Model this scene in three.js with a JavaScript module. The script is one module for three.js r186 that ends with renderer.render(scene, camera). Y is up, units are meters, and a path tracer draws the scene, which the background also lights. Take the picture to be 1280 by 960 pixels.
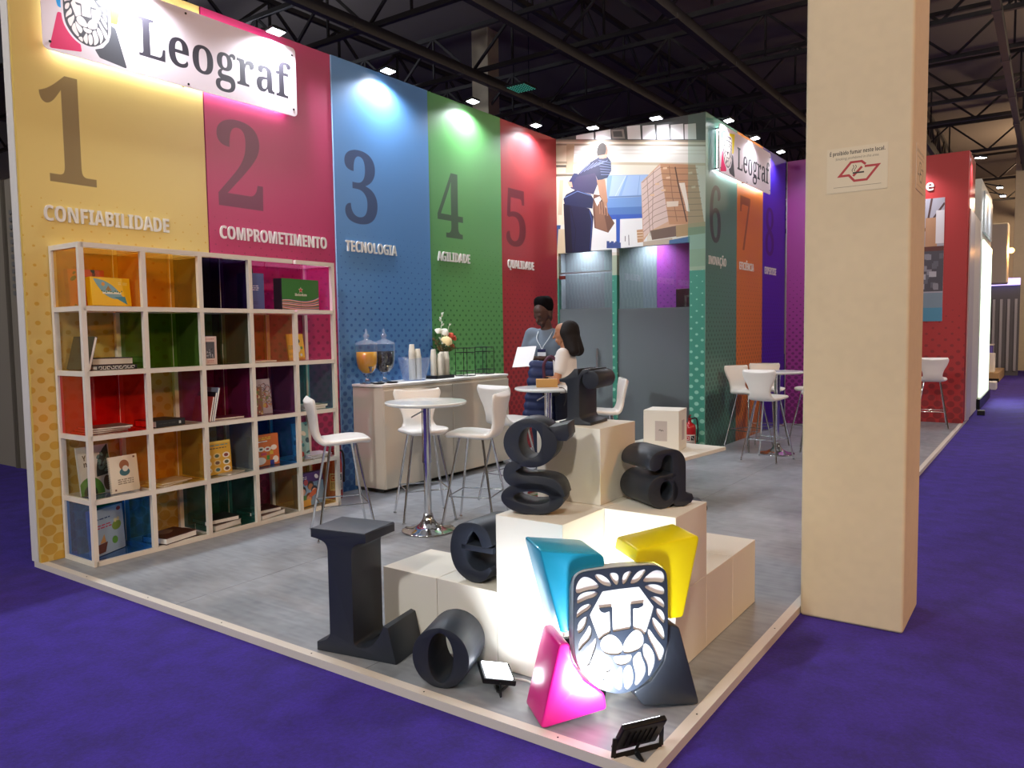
import * as THREE from 'three';
import { RoundedBoxGeometry } from 'three/addons/geometries/RoundedBoxGeometry.js';
import { mergeGeometries, mergeVertices, toCreasedNormals } from 'three/addons/utils/BufferGeometryUtils.js';
import { MarchingCubes } from 'three/addons/objects/MarchingCubes.js';
import { RectAreaLightUniformsLib } from 'three/addons/lights/RectAreaLightUniformsLib.js';
import { FontLoader } from 'three/addons/loaders/FontLoader.js';
import { TextGeometry } from 'three/addons/geometries/TextGeometry.js';

// ---------------------------------------------------------------- camera, exposure, hall light
const scene = new THREE.Scene();
scene.background = new THREE.Color(0x05060a);
const CAM = [5.849, 1.6, 2.4615], FOCAL = 960.5;
const camera = new THREE.PerspectiveCamera(2 * Math.atan(480 / FOCAL) * 180 / Math.PI, 4 / 3, 0.05, 200);
camera.position.set(...CAM);
camera.rotation.order = 'YXZ';
camera.rotation.set(-0.0682, 0.612, -0.0143);
camera.updateMatrixWorld();
const renderer = new THREE.WebGLRenderer({ antialias: true });
renderer.toneMapping = THREE.LinearToneMapping;
renderer.toneMappingExposure = 1.0;
renderer.shadowMap.enabled = true;
RectAreaLightUniformsLib.init();
const UNSEEN_HALL_LAMP = 150, WALL_LAMP = 15, FLOOR_LAMP = 7;   // candela of an unseen hall lamp, of a wall flood, of a floor flood

// a pixel of the photograph on the plane axis = value
function on(u, v, axis, value) {
  const d = new THREE.Vector3((u - 640) / FOCAL, -(v - 480) / FOCAL, -1).applyQuaternion(camera.quaternion);
  const k = 'xyz'.indexOf(axis), t = (value - CAM[k]) / d.getComponent(k);
  return [CAM[0] + d.x * t, CAM[1] + d.y * t, CAM[2] + d.z * t];
}

// ---------------------------------------------------------------- helpers
let seed = 20240611;
const rnd = () => { seed |= 0; seed = seed + 0x6D2B79F5 | 0; let t = Math.imul(seed ^ seed >>> 15, 1 | seed); t = t + Math.imul(t ^ t >>> 7, 61 | t) ^ t; return ((t ^ t >>> 14) >>> 0) / 4294967296; };
const rr = (a, b) => a + (b - a) * rnd();
const V = (x, y, z) => new THREE.Vector3(x, y, z);
const used = {};
const numbered = (n) => { const k = used[n] = (used[n] ?? -1) + 1; return k ? `${n}_${String(k).padStart(3, '0')}` : n; };
const flat = (g) => { const o = g.index ? g.toNonIndexed() : g; for (const k of Object.keys(o.attributes)) if (!['position', 'normal', 'uv'].includes(k)) o.deleteAttribute(k); if (!o.attributes.uv) o.setAttribute('uv', new THREE.BufferAttribute(new Float32Array(o.attributes.position.count * 2), 2)); o.morphAttributes = {}; return o; };
const merge = (gs) => { gs = [].concat(gs); return gs.length === 1 ? gs[0] : mergeGeometries(gs.map((g) => { const f = flat(g); f.clearGroups(); return f; })); };
const B = (w, h, d, x = 0, y = 0, z = 0) => new THREE.BoxGeometry(w, h, d).translate(x, y, z);
const RB = (w, h, d, r = 0.004, x = 0, y = 0, z = 0, s = 2) => new RoundedBoxGeometry(w, h, d, s, Math.min(r, w / 2.01, h / 2.01, d / 2.01)).translate(x, y, z);
const Cy = (r0, r1, h, x = 0, y = 0, z = 0, n = 24) => new THREE.CylinderGeometry(r1, r0, h, n).translate(x, y, z);   // r0 at the foot, r1 at the head
const Sp = (r, x = 0, y = 0, z = 0, a = 16, b = 12) => new THREE.SphereGeometry(r, a, b).translate(x, y, z);
const lathe = (pts, n = 36) => new THREE.LatheGeometry(pts.map(([x, y]) => new THREE.Vector2(x, y)), n);
function rod(a, b, r, n = 10, r1 = r) {
  const A = V(...a), Bv = V(...b), d = Bv.clone().sub(A), g = new THREE.CylinderGeometry(r1, r, d.length(), n);
  g.applyQuaternion(new THREE.Quaternion().setFromUnitVectors(V(0, 1, 0), d.clone().normalize()));
  return g.translate(...A.add(Bv).multiplyScalar(0.5).toArray());
}
function bar(a, b, w, h) {   // a square bar between two points
  const A = V(...a), Bv = V(...b), g = new THREE.BoxGeometry(w, h, A.distanceTo(Bv)), m = new THREE.Matrix4().lookAt(A, Bv, V(0, 1, 0.001));
  return g.applyMatrix4(m).translate(...A.clone().add(Bv).multiplyScalar(0.5).toArray());
}
const tube = (pts, r, n = 40, m = 8) => new THREE.TubeGeometry(new THREE.CatmullRomCurve3(pts.map((p) => V(...p))), n, r, m);
function obj(name, geos, mat, parent = scene) {
  const m = new THREE.Mesh(merge(geos), mat); m.name = parent === scene ? numbered(name) : name;
  m.castShadow = m.receiveShadow = true; parent.add(m); return m;
}
function tag(o, label, category, group, kind) { o.userData.label = label; if (category) o.userData.category = category; if (group) o.userData.group = group; if (kind) o.userData.kind = kind; return o; }
function thing(name, label, category, [x, y, z] = [0, 0, 0], turn = 0, group) {
  const o = new THREE.Group(); o.name = numbered(name); o.position.set(x, y, z); o.rotation.y = turn; scene.add(o); return tag(o, label, category, group);
}
function copy(o, [x, y, z], turn, label, group) { const c = o.clone(); c.userData = { ...o.userData }; c.name = numbered(o.name.replace(/_\d{3}$/, '')); c.position.set(x, y, z); c.rotation.set(0, turn, 0); scene.add(c); if (label) c.userData.label = label; if (group) c.userData.group = group; return c; }
const struct = (name, geos, mat, label, parent = scene) => { const o = obj(name, geos, mat, parent); if (parent === scene) tag(o, label, undefined, undefined, 'structure'); return o; };

function canvasTex(w, h, draw) { const c = document.createElement('canvas'); c.width = w; c.height = h; const x = c.getContext('2d'); draw(x, w, h); const t = new THREE.CanvasTexture(c); t.colorSpace = THREE.SRGBColorSpace; t.magFilter = THREE.LinearFilter; t.anisotropy = 8; return t; }
function noiseTex(n, f, rx = 1, ry = 1, srgb = false) { const d = new Uint8Array(n * n * 4); for (let j = 0; j < n; j++) for (let i = 0; i < n; i++) { const c = f(i, j); const k = (j * n + i) * 4; if (Array.isArray(c)) { d[k] = c[0]; d[k + 1] = c[1]; d[k + 2] = c[2]; } else d[k] = d[k + 1] = d[k + 2] = c; d[k + 3] = 255; } const t = new THREE.DataTexture(d, n, n); t.wrapS = t.wrapT = THREE.RepeatWrapping; t.magFilter = THREE.LinearFilter; t.minFilter = THREE.LinearFilter; t.repeat.set(rx, ry); if (srgb) t.colorSpace = THREE.SRGBColorSpace; t.needsUpdate = true; return t; }
// tileable value noise
function tileNoise(n, cells) { const g = Array.from({ length: cells * cells }, rnd); const s = (t) => t * t * (3 - 2 * t); return (i, j) => { const x = i / n * cells, y = j / n * cells, a = Math.floor(x), b = Math.floor(y), u = s(x - a), v = s(y - b), G = (p, q) => g[(q % cells) * cells + p % cells]; return (G(a, b) * (1 - u) + G(a + 1, b) * u) * (1 - v) + (G(a, b + 1) * (1 - u) + G(a + 1, b + 1) * u) * v; }; }
function uvMetres(g, s = 1) { const p = g.attributes.position, n = g.attributes.normal, uv = new Float32Array(p.count * 2); for (let i = 0; i < p.count; i++) { const ax = Math.abs(n.getX(i)), ay = Math.abs(n.getY(i)), az = Math.abs(n.getZ(i)); if (ay > ax && ay > az) { uv[2 * i] = p.getX(i) * s; uv[2 * i + 1] = p.getZ(i) * s; } else if (ax > az) { uv[2 * i] = p.getZ(i) * s; uv[2 * i + 1] = p.getY(i) * s; } else { uv[2 * i] = p.getX(i) * s; uv[2 * i + 1] = p.getY(i) * s; } } g.setAttribute('uv', new THREE.BufferAttribute(uv, 2)); return g; }
const std = (color, roughness = 0.6, o = {}) => new THREE.MeshStandardMaterial({ color, roughness, ...o });
const phys = (color, roughness, o = {}) => new THREE.MeshPhysicalMaterial({ color, roughness, ...o });
const pane = (color, roughness = 0.03, o = {}) => phys(color, roughness, { transmission: 1, thickness: 0, side: THREE.DoubleSide, ...o });
const glow = (color, k) => std(0x888888, 0.4, { emissive: new THREE.Color(color), emissiveIntensity: k });

const M = {
  white: std(0xe9e6df, 0.5), whiteLam: std(0xdcd6cb, 0.35), frame: std(0xe6e0d4, 0.42), box: std(0xe2dfd3, 0.55), black: std(0x14161a, 0.5), darkMetal: std(0x1b1d20, 0.42, { metalness: 0.5 }),
  foam: std(0x262c36, 0.5), chrome: std(0xd9dcdf, 0.09, { metalness: 1 }), steel: std(0xb9bcc0, 0.28, { metalness: 1 }), seat: phys(0xece9e3, 0.34, { clearcoat: 0.25, clearcoatRoughness: 0.3 }), lamp: glow(0xf2f7ff, 14),  // foam: black lifted towards blue, taking in the haze over the letters
  glass: pane(0xffffff, 0.02), greenGlass: pane(0xe6f2ee, 0.02), red: std(0xa8161c, 0.3), paper: std(0xf1efe9, 0.7), truss: std(0x4c4a48, 0.6, { metalness: 0.2 }), letter: std(0xd9d7d2, 0.55),
};

// ---------------------------------------------------------------- hall: carpet, platform, walls, roof, columns
const carpetN = tileNoise(256, 64), carpetN2 = tileNoise(256, 9);
const carpetTex = noiseTex(256, (i, j) => { const k = 0.82 + 0.12 * rnd() + 0.12 * (carpetN(i, j) - 0.5) + 0.16 * (carpetN2(i, j) - 0.5); return [58 * k, 36 * k, 150 * k]; }, 1, 1, true);
const carpetBump = noiseTex(256, () => 90 + 160 * rnd());
const carpetMat = std(0xffffff, 0.95, { map: carpetTex, bumpMap: carpetBump, bumpScale: 0.002 });
struct('floor', uvMetres(B(60, 0.1, 66, 4, -0.09, -14), 1.1), carpetMat, 'violet blue exhibition carpet of the aisles');
const vinA = tileNoise(512, 6), vinB = tileNoise(512, 24), vinC = tileNoise(512, 90);
const vinylTex = noiseTex(512, (i, j) => { const k = 0.86 + 0.16 * (vinA(i, j * 0.999) - 0.5) + 0.1 * (vinB(i, (j * 5) % 512) - 0.5) + 0.05 * (vinC(i, j) - 0.5); return [164 * k, 169 * k, 176 * k]; }, 1, 1, true);
const vinylRough = noiseTex(512, (i, j) => 110 + 70 * vinB((i * 2) % 512, j) + 30 * vinC(i, j));
const vinylMat = std(0xffffff, 0.62, { map: vinylTex, roughnessMap: vinylRough });
const PX = 4.66, PZ = -13.0;
const platform = struct('floor', uvMetres(B(PX + 0.1, 0.038, -PZ - 0.05, (PX - 0.1) / 2, -0.021, PZ / 2 - 0.025), 0.42), vinylMat, 'grey vinyl platform floor of the stand');
for (const [x, w] of [[1.6, 0.0025], [3.2, 0.0025]]) obj('floor_seam', B(w, 0.001, -PZ - 0.05, x, -0.0016, PZ / 2), std(0x77797b, 0.7), platform);
const curbMat = std(0xd8d2c8, 0.4);
const curbF = struct('trim_1', B(PX + 0.15, 0.042, 0.05, (PX - 0.05) / 2, -0.019, -0.025), curbMat, 'white painted edge trim along the front of the platform');
const curbR = struct('trim_2', B(0.05, 0.042, -PZ - 0.05, PX + 0.025, -0.019, PZ / 2 - 0.025), curbMat, 'white painted edge trim along the side of the platform');
for (const x of [0.6, 1.35, 2.1, 2.85, 3.6, 4.3]) obj('screw', Cy(0.004, 0.004, 0.002, x, 0.0025, -0.025, 8), M.darkMetal, curbF);
for (const z of [-0.5, -1.6, -3, -4.4, -5.8]) obj('screw', Cy(0.004, 0.004, 0.002, PX + 0.025, 0.0025, z, 8), M.darkMetal, curbR);
const hallWall = std(0xb3a796, 0.9);
struct('wall_back', B(60, 9.6, 0.3, 4, 4.7, -46.9), hallWall, 'far end wall of the exhibition hall');
struct('wall_front', B(60, 9.6, 0.3, 4, 4.7, 18.7), hallWall, 'end wall of the exhibition hall behind the viewer');
struct('wall_left', B(0.3, 9.6, 66, -25.8, 4.7, -14), hallWall, 'long side wall of the exhibition hall');
struct('wall_right', B(0.3, 9.6, 66, 33.8, 4.7, -14), hallWall, 'long side wall of the exhibition hall across the aisles');
struct('ceiling', B(60, 0.2, 66, 4, 9.6, -14), std(0x8a8177, 0.95), 'dark roof sheeting of the exhibition hall');
// roof trusses: main girders along z, lattice girders along x
function lattice(name, a, b, h, mat, n, label, w = 0.09) {
  const g = [bar(a, b, w, w), bar([a[0], a[1] + h, a[2]], [b[0], b[1] + h, b[2]], w, w)];
  const P = (t, y) => [a[0] + (b[0] - a[0]) * t, a[1] + y, a[2] + (b[2] - a[2]) * t];
  const o = thing(name, label, 'roof truss', [0, 0, 0], 0, 'steel roof trusses'); o.userData.kind = 'structure';
  obj('chord', g[0], mat, o); obj('chord', g[1], mat, o);
  const web = []; for (let i = 0; i < n; i++) { web.push(bar(P(i / n, 0), P((i + 0.5) / n, h), w * 0.55, w * 0.55), bar(P((i + 0.5) / n, h), P((i + 1) / n, 0), w * 0.55, w * 0.55), bar(P((i + 0.5) / n, 0), P((i + 0.5) / n, h), w * 0.45, w * 0.45)); }
  obj('web', web, mat, o); return o;
}
for (const x of [-6.7, -4.37, -2.05, 0.34, 2.63, 4.93, 7.2, 9.5]) {
  const o = struct('beam', bar([x, 7.06, 17], [x, 7.06, -46], 0.13, 0.2), M.truss, 'long steel roof beam along the hall');
  o.userData.group = 'steel roof beams'; for (let z = -44; z < 16; z += 3.05) obj('beam_clamp', RB(0.17, 0.1, 0.12, 0.01, x, 7.0, z), M.truss, o);
}
for (const z of [7.3, 1.2, -4.9, -8.0, -11.1, -14.2, -16.5, -20.1, -22.3, -27, -33, -39]) lattice('roof_truss', [-24, 7.22, z], [32, 7.22, z], 0.95, M.truss, 26, 'dark steel lattice truss across the hall under the roof');
for (const x of [-15, -9, -3.2, 2.0, 8.2, 15, 22]) lattice('roof_truss', [x, 8.3, 17], [x, 8.3, -46], 0.9, M.truss, 30, 'dark steel lattice truss running the length of the hall', 0.11);
// hall columns
const colN = tileNoise(256, 5), colN2 = tileNoise(256, 40);
const colTex = noiseTex(256, (i, j) => { const k = 0.95 + 0.03 * (colN(i, j) - 0.5) + 0.02 * (colN2(i, j) - 0.5); return [222 * k, 207 * k, 174 * k]; }, 1, 1, true);
const colMat = std(0xffffff, 0.8, { map: colTex, bumpMap: noiseTex(128, (i, j) => 120 + 80 * rnd()), bumpScale: 0.0006 });
const colGeo = (w, h, d) => uvMetres(RB(w, h, d, 0.018, 0, h / 2, 0, 3), 0.7);
function column(label, x, z, w, d) { const o = thing('column', label, undefined, [x, -0.041, z]); o.userData.kind = 'structure'; obj('shaft', colGeo(w, 9.6, d), colMat, o); return o; }
const bigColumn = column('cream painted hall column beside the platform with a no smoking notice', 4.98, -2.247, 0.53, 0.52);
column('pale hall column rising behind the blue banner wall', -6.63, -14.3, 0.53, 0.5);
column('cream hall column far down the aisle beyond the neighbouring stands', 5.1, -30.5, 0.86, 0.6);
column('cream hall column on the far side of the aisle', 12.5, -2.3, 0.54, 0.52);
// the no smoking notice, printed on two faces of the column
const noSmoke = (ink, red, bg) => canvasTex(512, 400, (x, w, h) => {
  x.fillStyle = bg; x.fillRect(0, 0, w, h); x.fillStyle = ink; x.textAlign = 'center'; x.font = 'bold 46px sans-serif'; x.fillText('É proibido fumar neste local.', 256, 64, 470); x.font = 'italic 30px sans-serif'; x.fillStyle = '#6a6355'; x.fillText('Smoking prohibited in this area.', 256, 108, 370);
  x.strokeStyle = red; x.lineWidth = 20; x.lineJoin = 'miter'; x.beginPath(); x.moveTo(330, 168); x.lineTo(296, 138); x.lineTo(206, 138); x.lineTo(110, 252); x.lineTo(190, 252); x.lineTo(236, 305); x.lineTo(340, 305); x.lineTo(436, 186); x.lineTo(322, 186); x.moveTo(300, 186); x.lineTo(226, 262); x.stroke();
  x.fillStyle = '#2b2722'; x.fillRect(222, 228, 96, 14); x.strokeStyle = '#2b2722'; x.lineWidth = 5; for (const k of [0, 20]) { x.beginPath(); x.moveTo(222 + k, 222); x.bezierCurveTo(200 + k, 200, 250 + k, 195, 224 + k, 165); x.stroke(); }
  x.fillStyle = '#8a806c'; x.fillRect(60, 350, 400, 4);
});
const notice = tag(obj('no_smoking_sign', B(0.30, 0.235, 0.002), [M.paper, M.paper, M.paper, M.paper, std(0xffffff, 0.6, { map: noSmoke('#2f2b26', '#a83236', '#d6cbb0') }), M.paper]), 'cream no smoking notice with red zigzag emblem on the front of the column', 'sign');
notice.position.set(4.98, 2.435, -1.9855);
const notice2 = tag(obj('no_smoking_sign', B(0.30, 0.235, 0.002), [M.paper, M.paper, M.paper, M.paper, std(0xffffff, 0.6, { map: noSmoke('#7d6f55', '#8d7f62', '#cdb78e') }), M.paper]), 'faded no smoking notice on the aisle side of the column', 'sign');
notice2.position.set(5.2465, 2.435, -2.25); notice2.rotation.y = Math.PI / 2;

// lamps: a flood lamp looks along +z of its group
function floodLamp(name, label, pos, target, candela, opt = {}) {
  const { w = 0.17, h = 0.12, color = 0xf1f6ff, angle = 1.15, penumbra = 0.7, radius = 3, group, arm, k = 14 } = opt;
  const o = thing(name, label, 'lamp', pos, 0, group); o.lookAt(...target); o.updateMatrixWorld(true);
  obj('housing', [RB(w, h, 0.024, 0.006, 0, 0, -0.014), ...Array.from({ length: 6 }, (_, i) => B(0.004, h * 0.6, 0.006, (i - 2.5) * w * 0.12, 0, -0.028))], M.darkMetal, o);
  obj('lens', RB(w * 0.86, h * 0.8, 0.006, 0.002, 0, 0, 0.001), k === 14 ? M.lamp : glow(color, k), o);
  if (arm) { const a = o.worldToLocal(V(...arm)).toArray(); obj('arm', [rod(a, [0, 0, -0.03], 0.011, 8), RB(0.05, 0.03, 0.03, 0.004, 0, 0, -0.04)], M.darkMetal, o); }
  const L = new THREE.SpotLight(color, candela, 0, angle, penumbra, 2); L.position.set(0, 0, 0.012); L.target.position.set(0, 0, 1); L.castShadow = true; L.shadow.radius = radius; L.shadow.mapSize.set(1024, 1024); L.name = 'lamp_light'; o.add(L, L.target);
  return o;
}
// unseen hall lamps, out of view, placed to light column, podium, floor and far hall
for (const [x, y, z, c, k, tx, tz, where] of [[2.2, 6.6, 7.2, 0xf8f6f4, 1.0, 2.4, -2, 'facing the cube shelf across the front aisle'], [7.6, 6.6, 6.4, 0xfff2e0, 0.9, 5, -2, 'facing the notice column across the front aisle'], [12.2, 6.4, 0.2, 0xffb266, 0.78, 5, -3, 'over the side aisle opposite the lion emblem'], [11.4, 6.4, -9.5, 0xfff0e2, 0.8, 5, -9, 'over the side aisle opposite the orange panel'], [8.4, 6.6, -21, 0xffe2c0, 1.2, 5, -24, 'over the side aisle beyond the glowing tower'], [-4.5, 6.6, 5.5, 0xfff0dc, 0.35, -3, 0, 'over the aisle past the yellow panel'], [6.1, 6.6, -36, 0xffd9b0, 2.2, 6, -46, 'close to the far end wall'], [-9, 6.6, -8, 0xe6ecff, 0.7, -8, -14, 'behind the blue banner wall']])
  { const up = new THREE.PointLight(c, UNSEEN_HALL_LAMP * 0.16 * k); up.position.set(0, 0, -0.3); up.castShadow = true; up.shadow.radius = 6; floodLamp('unseen_hall_lamp', 'unseen hall lamp ' + where, [x, y, z], [tx, 0, tz], UNSEEN_HALL_LAMP * k, { w: 0.5, h: 0.5, color: c, angle: 1.2, penumbra: 0.6, radius: 14, group: 'unseen hall lamps', arm: [x, 8.35, z], k: 9 }).add(up); }   // up: unseen uplight in each lamp, placed to brighten roof and trusses

// ---------------------------------------------------------------- lettering and logo outlines
const font = await new FontLoader().loadAsync('fonts/droid/droid_sans_bold.typeface.json');
const chaikin = (p, n = 2) => { for (let k = 0; k < n; k++) { const q = []; for (let i = 0; i < p.length; i++) { const a = p[i], b = p[(i + 1) % p.length]; q.push([a[0] * 0.75 + b[0] * 0.25, a[1] * 0.75 + b[1] * 0.25], [a[0] * 0.25 + b[0] * 0.75, a[1] * 0.25 + b[1] * 0.75]); } p = q; } return p; };
const pairs = (a) => Array.from({ length: a.length / 2 }, (_, i) => [a[2 * i] / 1000, a[2 * i + 1] / 1000]);
const ell = (cx, cy, rx, ry, n = 48, tilt = 0) => Array.from({ length: n }, (_, i) => { const t = i / n * 2 * Math.PI, x = rx * Math.cos(t), y = ry * Math.sin(t); return [cx + x * Math.cos(tilt) - y * Math.sin(tilt), cy + x * Math.sin(tilt) + y * Math.cos(tilt)]; });
const bez = (a, b, c, d, n = 10) => Array.from({ length: n }, (_, i) => { const t = (i + 1) / n, u = 1 - t; return [0, 1].map((k) => u * u * u * a[k] + 3 * u * u * t * b[k] + 3 * u * t * t * c[k] + t * t * t * d[k]); });
function stroke(pts, n = 40) {   // [x, y, half width] along a smooth line -> closed outline
  const c = new THREE.CatmullRomCurve3(pts.map(([x, y, w]) => V(x, y, w))), L = [], R = [];
  for (let i = 0; i <= n; i++) { const p = c.getPoint(i / n), t = c.getTangent(i / n), l = Math.hypot(t.x, t.y) || 1; L.push([p.x - t.y / l * p.z, p.y + t.x / l * p.z]); R.unshift([p.x + t.y / l * p.z, p.y - t.x / l * p.z]); }
  return [...L, ...R];
}
// a glyph is a list of { o: outline, h: holes }; lower case letters are 100 high at the x height, L is 100 high in all
const GL = {
  L: [{ o: [[0, 0], [69, -0.0], [75, 0], [68, 28], [64, 29], ...bez([64, 29], [58, 14], [52, 8.5], [40, 8]), [40, 8], ...bez([40, 8], [37, 9], [36, 10], [36, 13]), [36, 82], ...bez([36, 82], [36, 90], [42, 91], [50, 92.5]), [50, 99], [49, 100], [-2, 100], [-3, 99], [-3, 92.5], ...bez([-3, 92.5], [8, 91], [13, 90], [13, 82]), [13, 17], ...bez([13, 17], [13, 10], [6, 8.5], [0, 7]), [0, 1]] }],
  o: [{ o: ell(50, 50, 50, 51), h: [ell(50, 50, 22, 42)] }],
  e: [{ o: stroke([[88, 24, 3], [70, 8, 9], [48, 5, 13], [22, 22, 17], [15, 50, 18], [24, 80, 16], [48, 94, 8], [70, 85, 12], [82, 60, 12]]) }, { o: [[22, 50], [93, 50], [93, 61], [22, 61]] }],
  r: [{ o: [[0, 0], [61, 0], [61, 5], ...bez([61, 5], [50, 7], [42, 8], [40, 16]), [40, 70], ...bez([40, 70], [41, 88], [48, 92], [58, 90]), [60, 100], ...bez([60, 100], [48, 102], [41, 96], [38, 88]), [38, 100], [30, 100], ...bez([30, 100], [22, 90], [14, 84], [1, 82]), [1, 77], [12, 75], [16, 68], [16, 14], ...bez([16, 14], [15, 8], [8, 7], [0, 5])] }, { o: ell(61, 81, 16, 16.5, 36) }],
  a: [{ o: [[50, 14], [52, 8], [58, 0], [74, -1], [88, 3], [94, 11], [91, 19], [83, 20], [78, 24], [78, 68], ...bez([78, 68], [78, 92], [64, 101], [42, 101]), ...bez([42, 101], [18, 101], [3, 90], [4, 74]), ...bez([4, 74], [5, 62], [26, 60], [29, 74]), ...bez([29, 74], [30, 86], [36, 91], [43, 91]), ...bez([43, 91], [50, 90], [51, 82], [51, 72])] }, { o: [...ell(32, 27, 31, 29, 40)], h: [ell(38, 29, 12, 17, 28)] }, { o: [[34, 44], [58, 52], [58, 60], [30, 54]] }],
  g: [{ o: ell(52, 69, 48, 43), h: [ell(52, 70, 20, 27)] }, { o: [[80, 98], [96, 99], [119, 105], [121, 83], [116, 74], [102, 74], [94, 84]] }, { o: stroke([[34, 32, 6], [18, 25, 11], [16, 10, 13], [34, 0, 13], [66, -1, 13], [92, -8, 14], [100, -28, 14]]) }, { o: ell(54, -28, 56, 29), h: [ell(54, -27, 33, 11)] }],
  f: [{ o: [[0, 0], [56, 0], [56, 5], ...bez([56, 5], [44, 7], [38, 8], [37, 16]), [37, 88], [56, 88], [56, 98], [37, 98], [37, 116], ...bez([37, 116], [37, 132], [44, 137], [54, 134]), [60, 145], ...bez([60, 145], [30, 152], [14, 140], [14, 116]), [14, 98], [0, 98], [0, 88], [14, 88], [14, 16], ...bez([14, 16], [13, 8], [8, 7], [0, 5])] }, { o: ell(63, 131, 14, 14, 30) }],
};
const shapesOf = (glyph, s) => glyph.map(({ o, h = [] }) => { const sh = new THREE.Shape(o.map(([x, y]) => new THREE.Vector2(x * s, y * s))); sh.holes = h.map((q) => new THREE.Path(q.map(([x, y]) => new THREE.Vector2(x * s, y * s)))); return sh; });
function traceGlyph(x, glyph, ox, oy, sx, sy) { for (const { o, h = [] } of glyph) { x.beginPath(); for (const p of [o, ...h]) { p.forEach(([a, b], i) => i ? x.lineTo(ox + a * sx, oy - b * sy) : x.moveTo(ox + a * sx, oy - b * sy)); x.closePath(); } x.fill('evenodd'); } }
const SHIELD = [-228,581,-222,617,-193,635,-129,639,-31,641,101,637,142,630,172,609,181,570,183,462,182,309,168,247,134,194,87,149,33,119,-21,110,-80,123,-139,156,-184,206,-215,259,-229,323,-231,446];
const CELLS = [[-218,549,-214,588,-193,614,-167,611,-139,590,-118,563,-168,562],
  [-142,619,-113,618,-84,597,-64,565,-97,572,-119,588],
  [-77,619,-48,618,-35,601,-37,570,-51,572,-67,595],
  [-20,572,-18,602,-5,617,26,620,11,599,-5,570],
  [14,567,31,597,54,617,89,619,71,594,51,571],
  [68,569,94,597,128,613,162,600,167,556,128,566],
  [74,549,108,555,141,549,165,530,166,505,121,519],
  [101,501,135,502,162,480,170,448,141,467,121,485],
  [129,452,155,440,168,416,168,382,145,406,131,430],
  [114,416,134,398,162,366,168,311,141,340,113,388],
  [94,358,101,364,128,322,161,283,163,261,144,222,127,272,94,333],
  [71,285,80,309,114,273,124,227,100,173,93,171,94,219,73,253],
  [27,253,57,277,63,248,80,211,73,170,33,133,40,188,28,227],
  [-14,214,13,229,26,183,19,140,-7,126,-15,170],
  [-33,226,-22,209,-24,130,-47,136,-63,170,-50,194],
  [-70,184,-67,136,-87,141,-113,164],
  [-214,506,-210,539,-181,553,-124,548,-139,528,-175,523],
  [-218,448,-213,481,-188,500,-150,501,-165,479,-194,467],
  [-214,386,-211,429,-188,448,-172,451,-175,428,-188,398],
  [-210,311,-205,357,-176,391,-166,414,-154,388,-160,358,-189,337],
  [-196,294,-183,317,-154,338,-137,360,-136,324,-151,288,-170,241],
  [-107,548,-32,551,54,551,120,458,104,408,80,344,64,362,27,376,27,464,47,461,71,468,75,480,17,480,17,379,-62,374,-65,480,-122,480,-114,464,-98,458,-75,463,-72,372,-98,363,-121,347,-162,457],
  [-66,365,-26,323,-23,281,-66,281,-99,294,-115,324,-105,354],
  [-13,324,27,368,54,363,72,336,67,298,33,282,-15,280],
  [-61,272,-20,268,19,270,13,242,-13,230,-47,237],
  [-128,310,-99,282,-73,266,-66,240,-86,205,-119,247],
  [-164,234,-144,275,-131,286,-122,235,-99,188,-113,174,-145,200]];
const roundPoly = (p, r = 0.014) => { const q = []; p.forEach((b, i) => { const a = p[(i + p.length - 1) % p.length], c = p[(i + 1) % p.length], la = Math.hypot(a[0] - b[0], a[1] - b[1]), lc = Math.hypot(c[0] - b[0], c[1] - b[1]), ra = Math.min(r, la * 0.45) / la, rc = Math.min(r, lc * 0.45) / lc; const A = [b[0] + (a[0] - b[0]) * ra, b[1] + (a[1] - b[1]) * ra], Cc = [b[0] + (c[0] - b[0]) * rc, b[1] + (c[1] - b[1]) * rc]; for (let k = 0; k <= 4; k++) { const t = k / 4, u = 1 - t; q.push([u * u * A[0] + 2 * u * t * b[0] + t * t * Cc[0], u * u * A[1] + 2 * u * t * b[1] + t * t * Cc[1]]); } }); return q; };
const swell = (p, k) => { const m = [0, 1].map((i) => p.reduce((s, q) => s + q[i], 0) / p.length); return p.map((q) => [m[0] + (q[0] - m[0]) * k, m[1] + (q[1] - m[1]) * k]); };
const shield = chaikin(pairs(SHIELD), 2), cells = CELLS.map((c, i) => i === 21 ? roundPoly(pairs(c), 0.006) : swell(chaikin(pairs(c), 2), 1.1));
const BLOCKS = {   // outlines of the four blocks around the shield, metres
  cyan: [[-0.362, 0.735], [-0.112, 0.7], [-0.088, 0.682], [-0.084, 0.64], [-0.18, 0.637], [-0.222, 0.615], [-0.238, 0.57], [-0.24, 0.384], [-0.278, 0.388]],
  yellow: [[0.058, 0.697], [0.328, 0.735], [0.342, 0.722], [0.267, 0.39], [0.196, 0.389], [0.195, 0.56], [0.178, 0.613], [0.13, 0.64], [0.046, 0.643]],
  magenta: [[-0.285, 0.333], [-0.272, 0.343], [-0.24, 0.34], [-0.228, 0.262], [-0.178, 0.178], [-0.09, 0.108], [-0.081, 0.042], [-0.352, 0.001], [-0.366, 0.01]],
  black: [[0.192, 0.374], [0.249, 0.35], [0.342, 0.012], [0.335, 0.001], [0.082, 0.034], [0.039, 0.099], [0.118, 0.132], [0.178, 0.21], [0.192, 0.292]],
};
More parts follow.
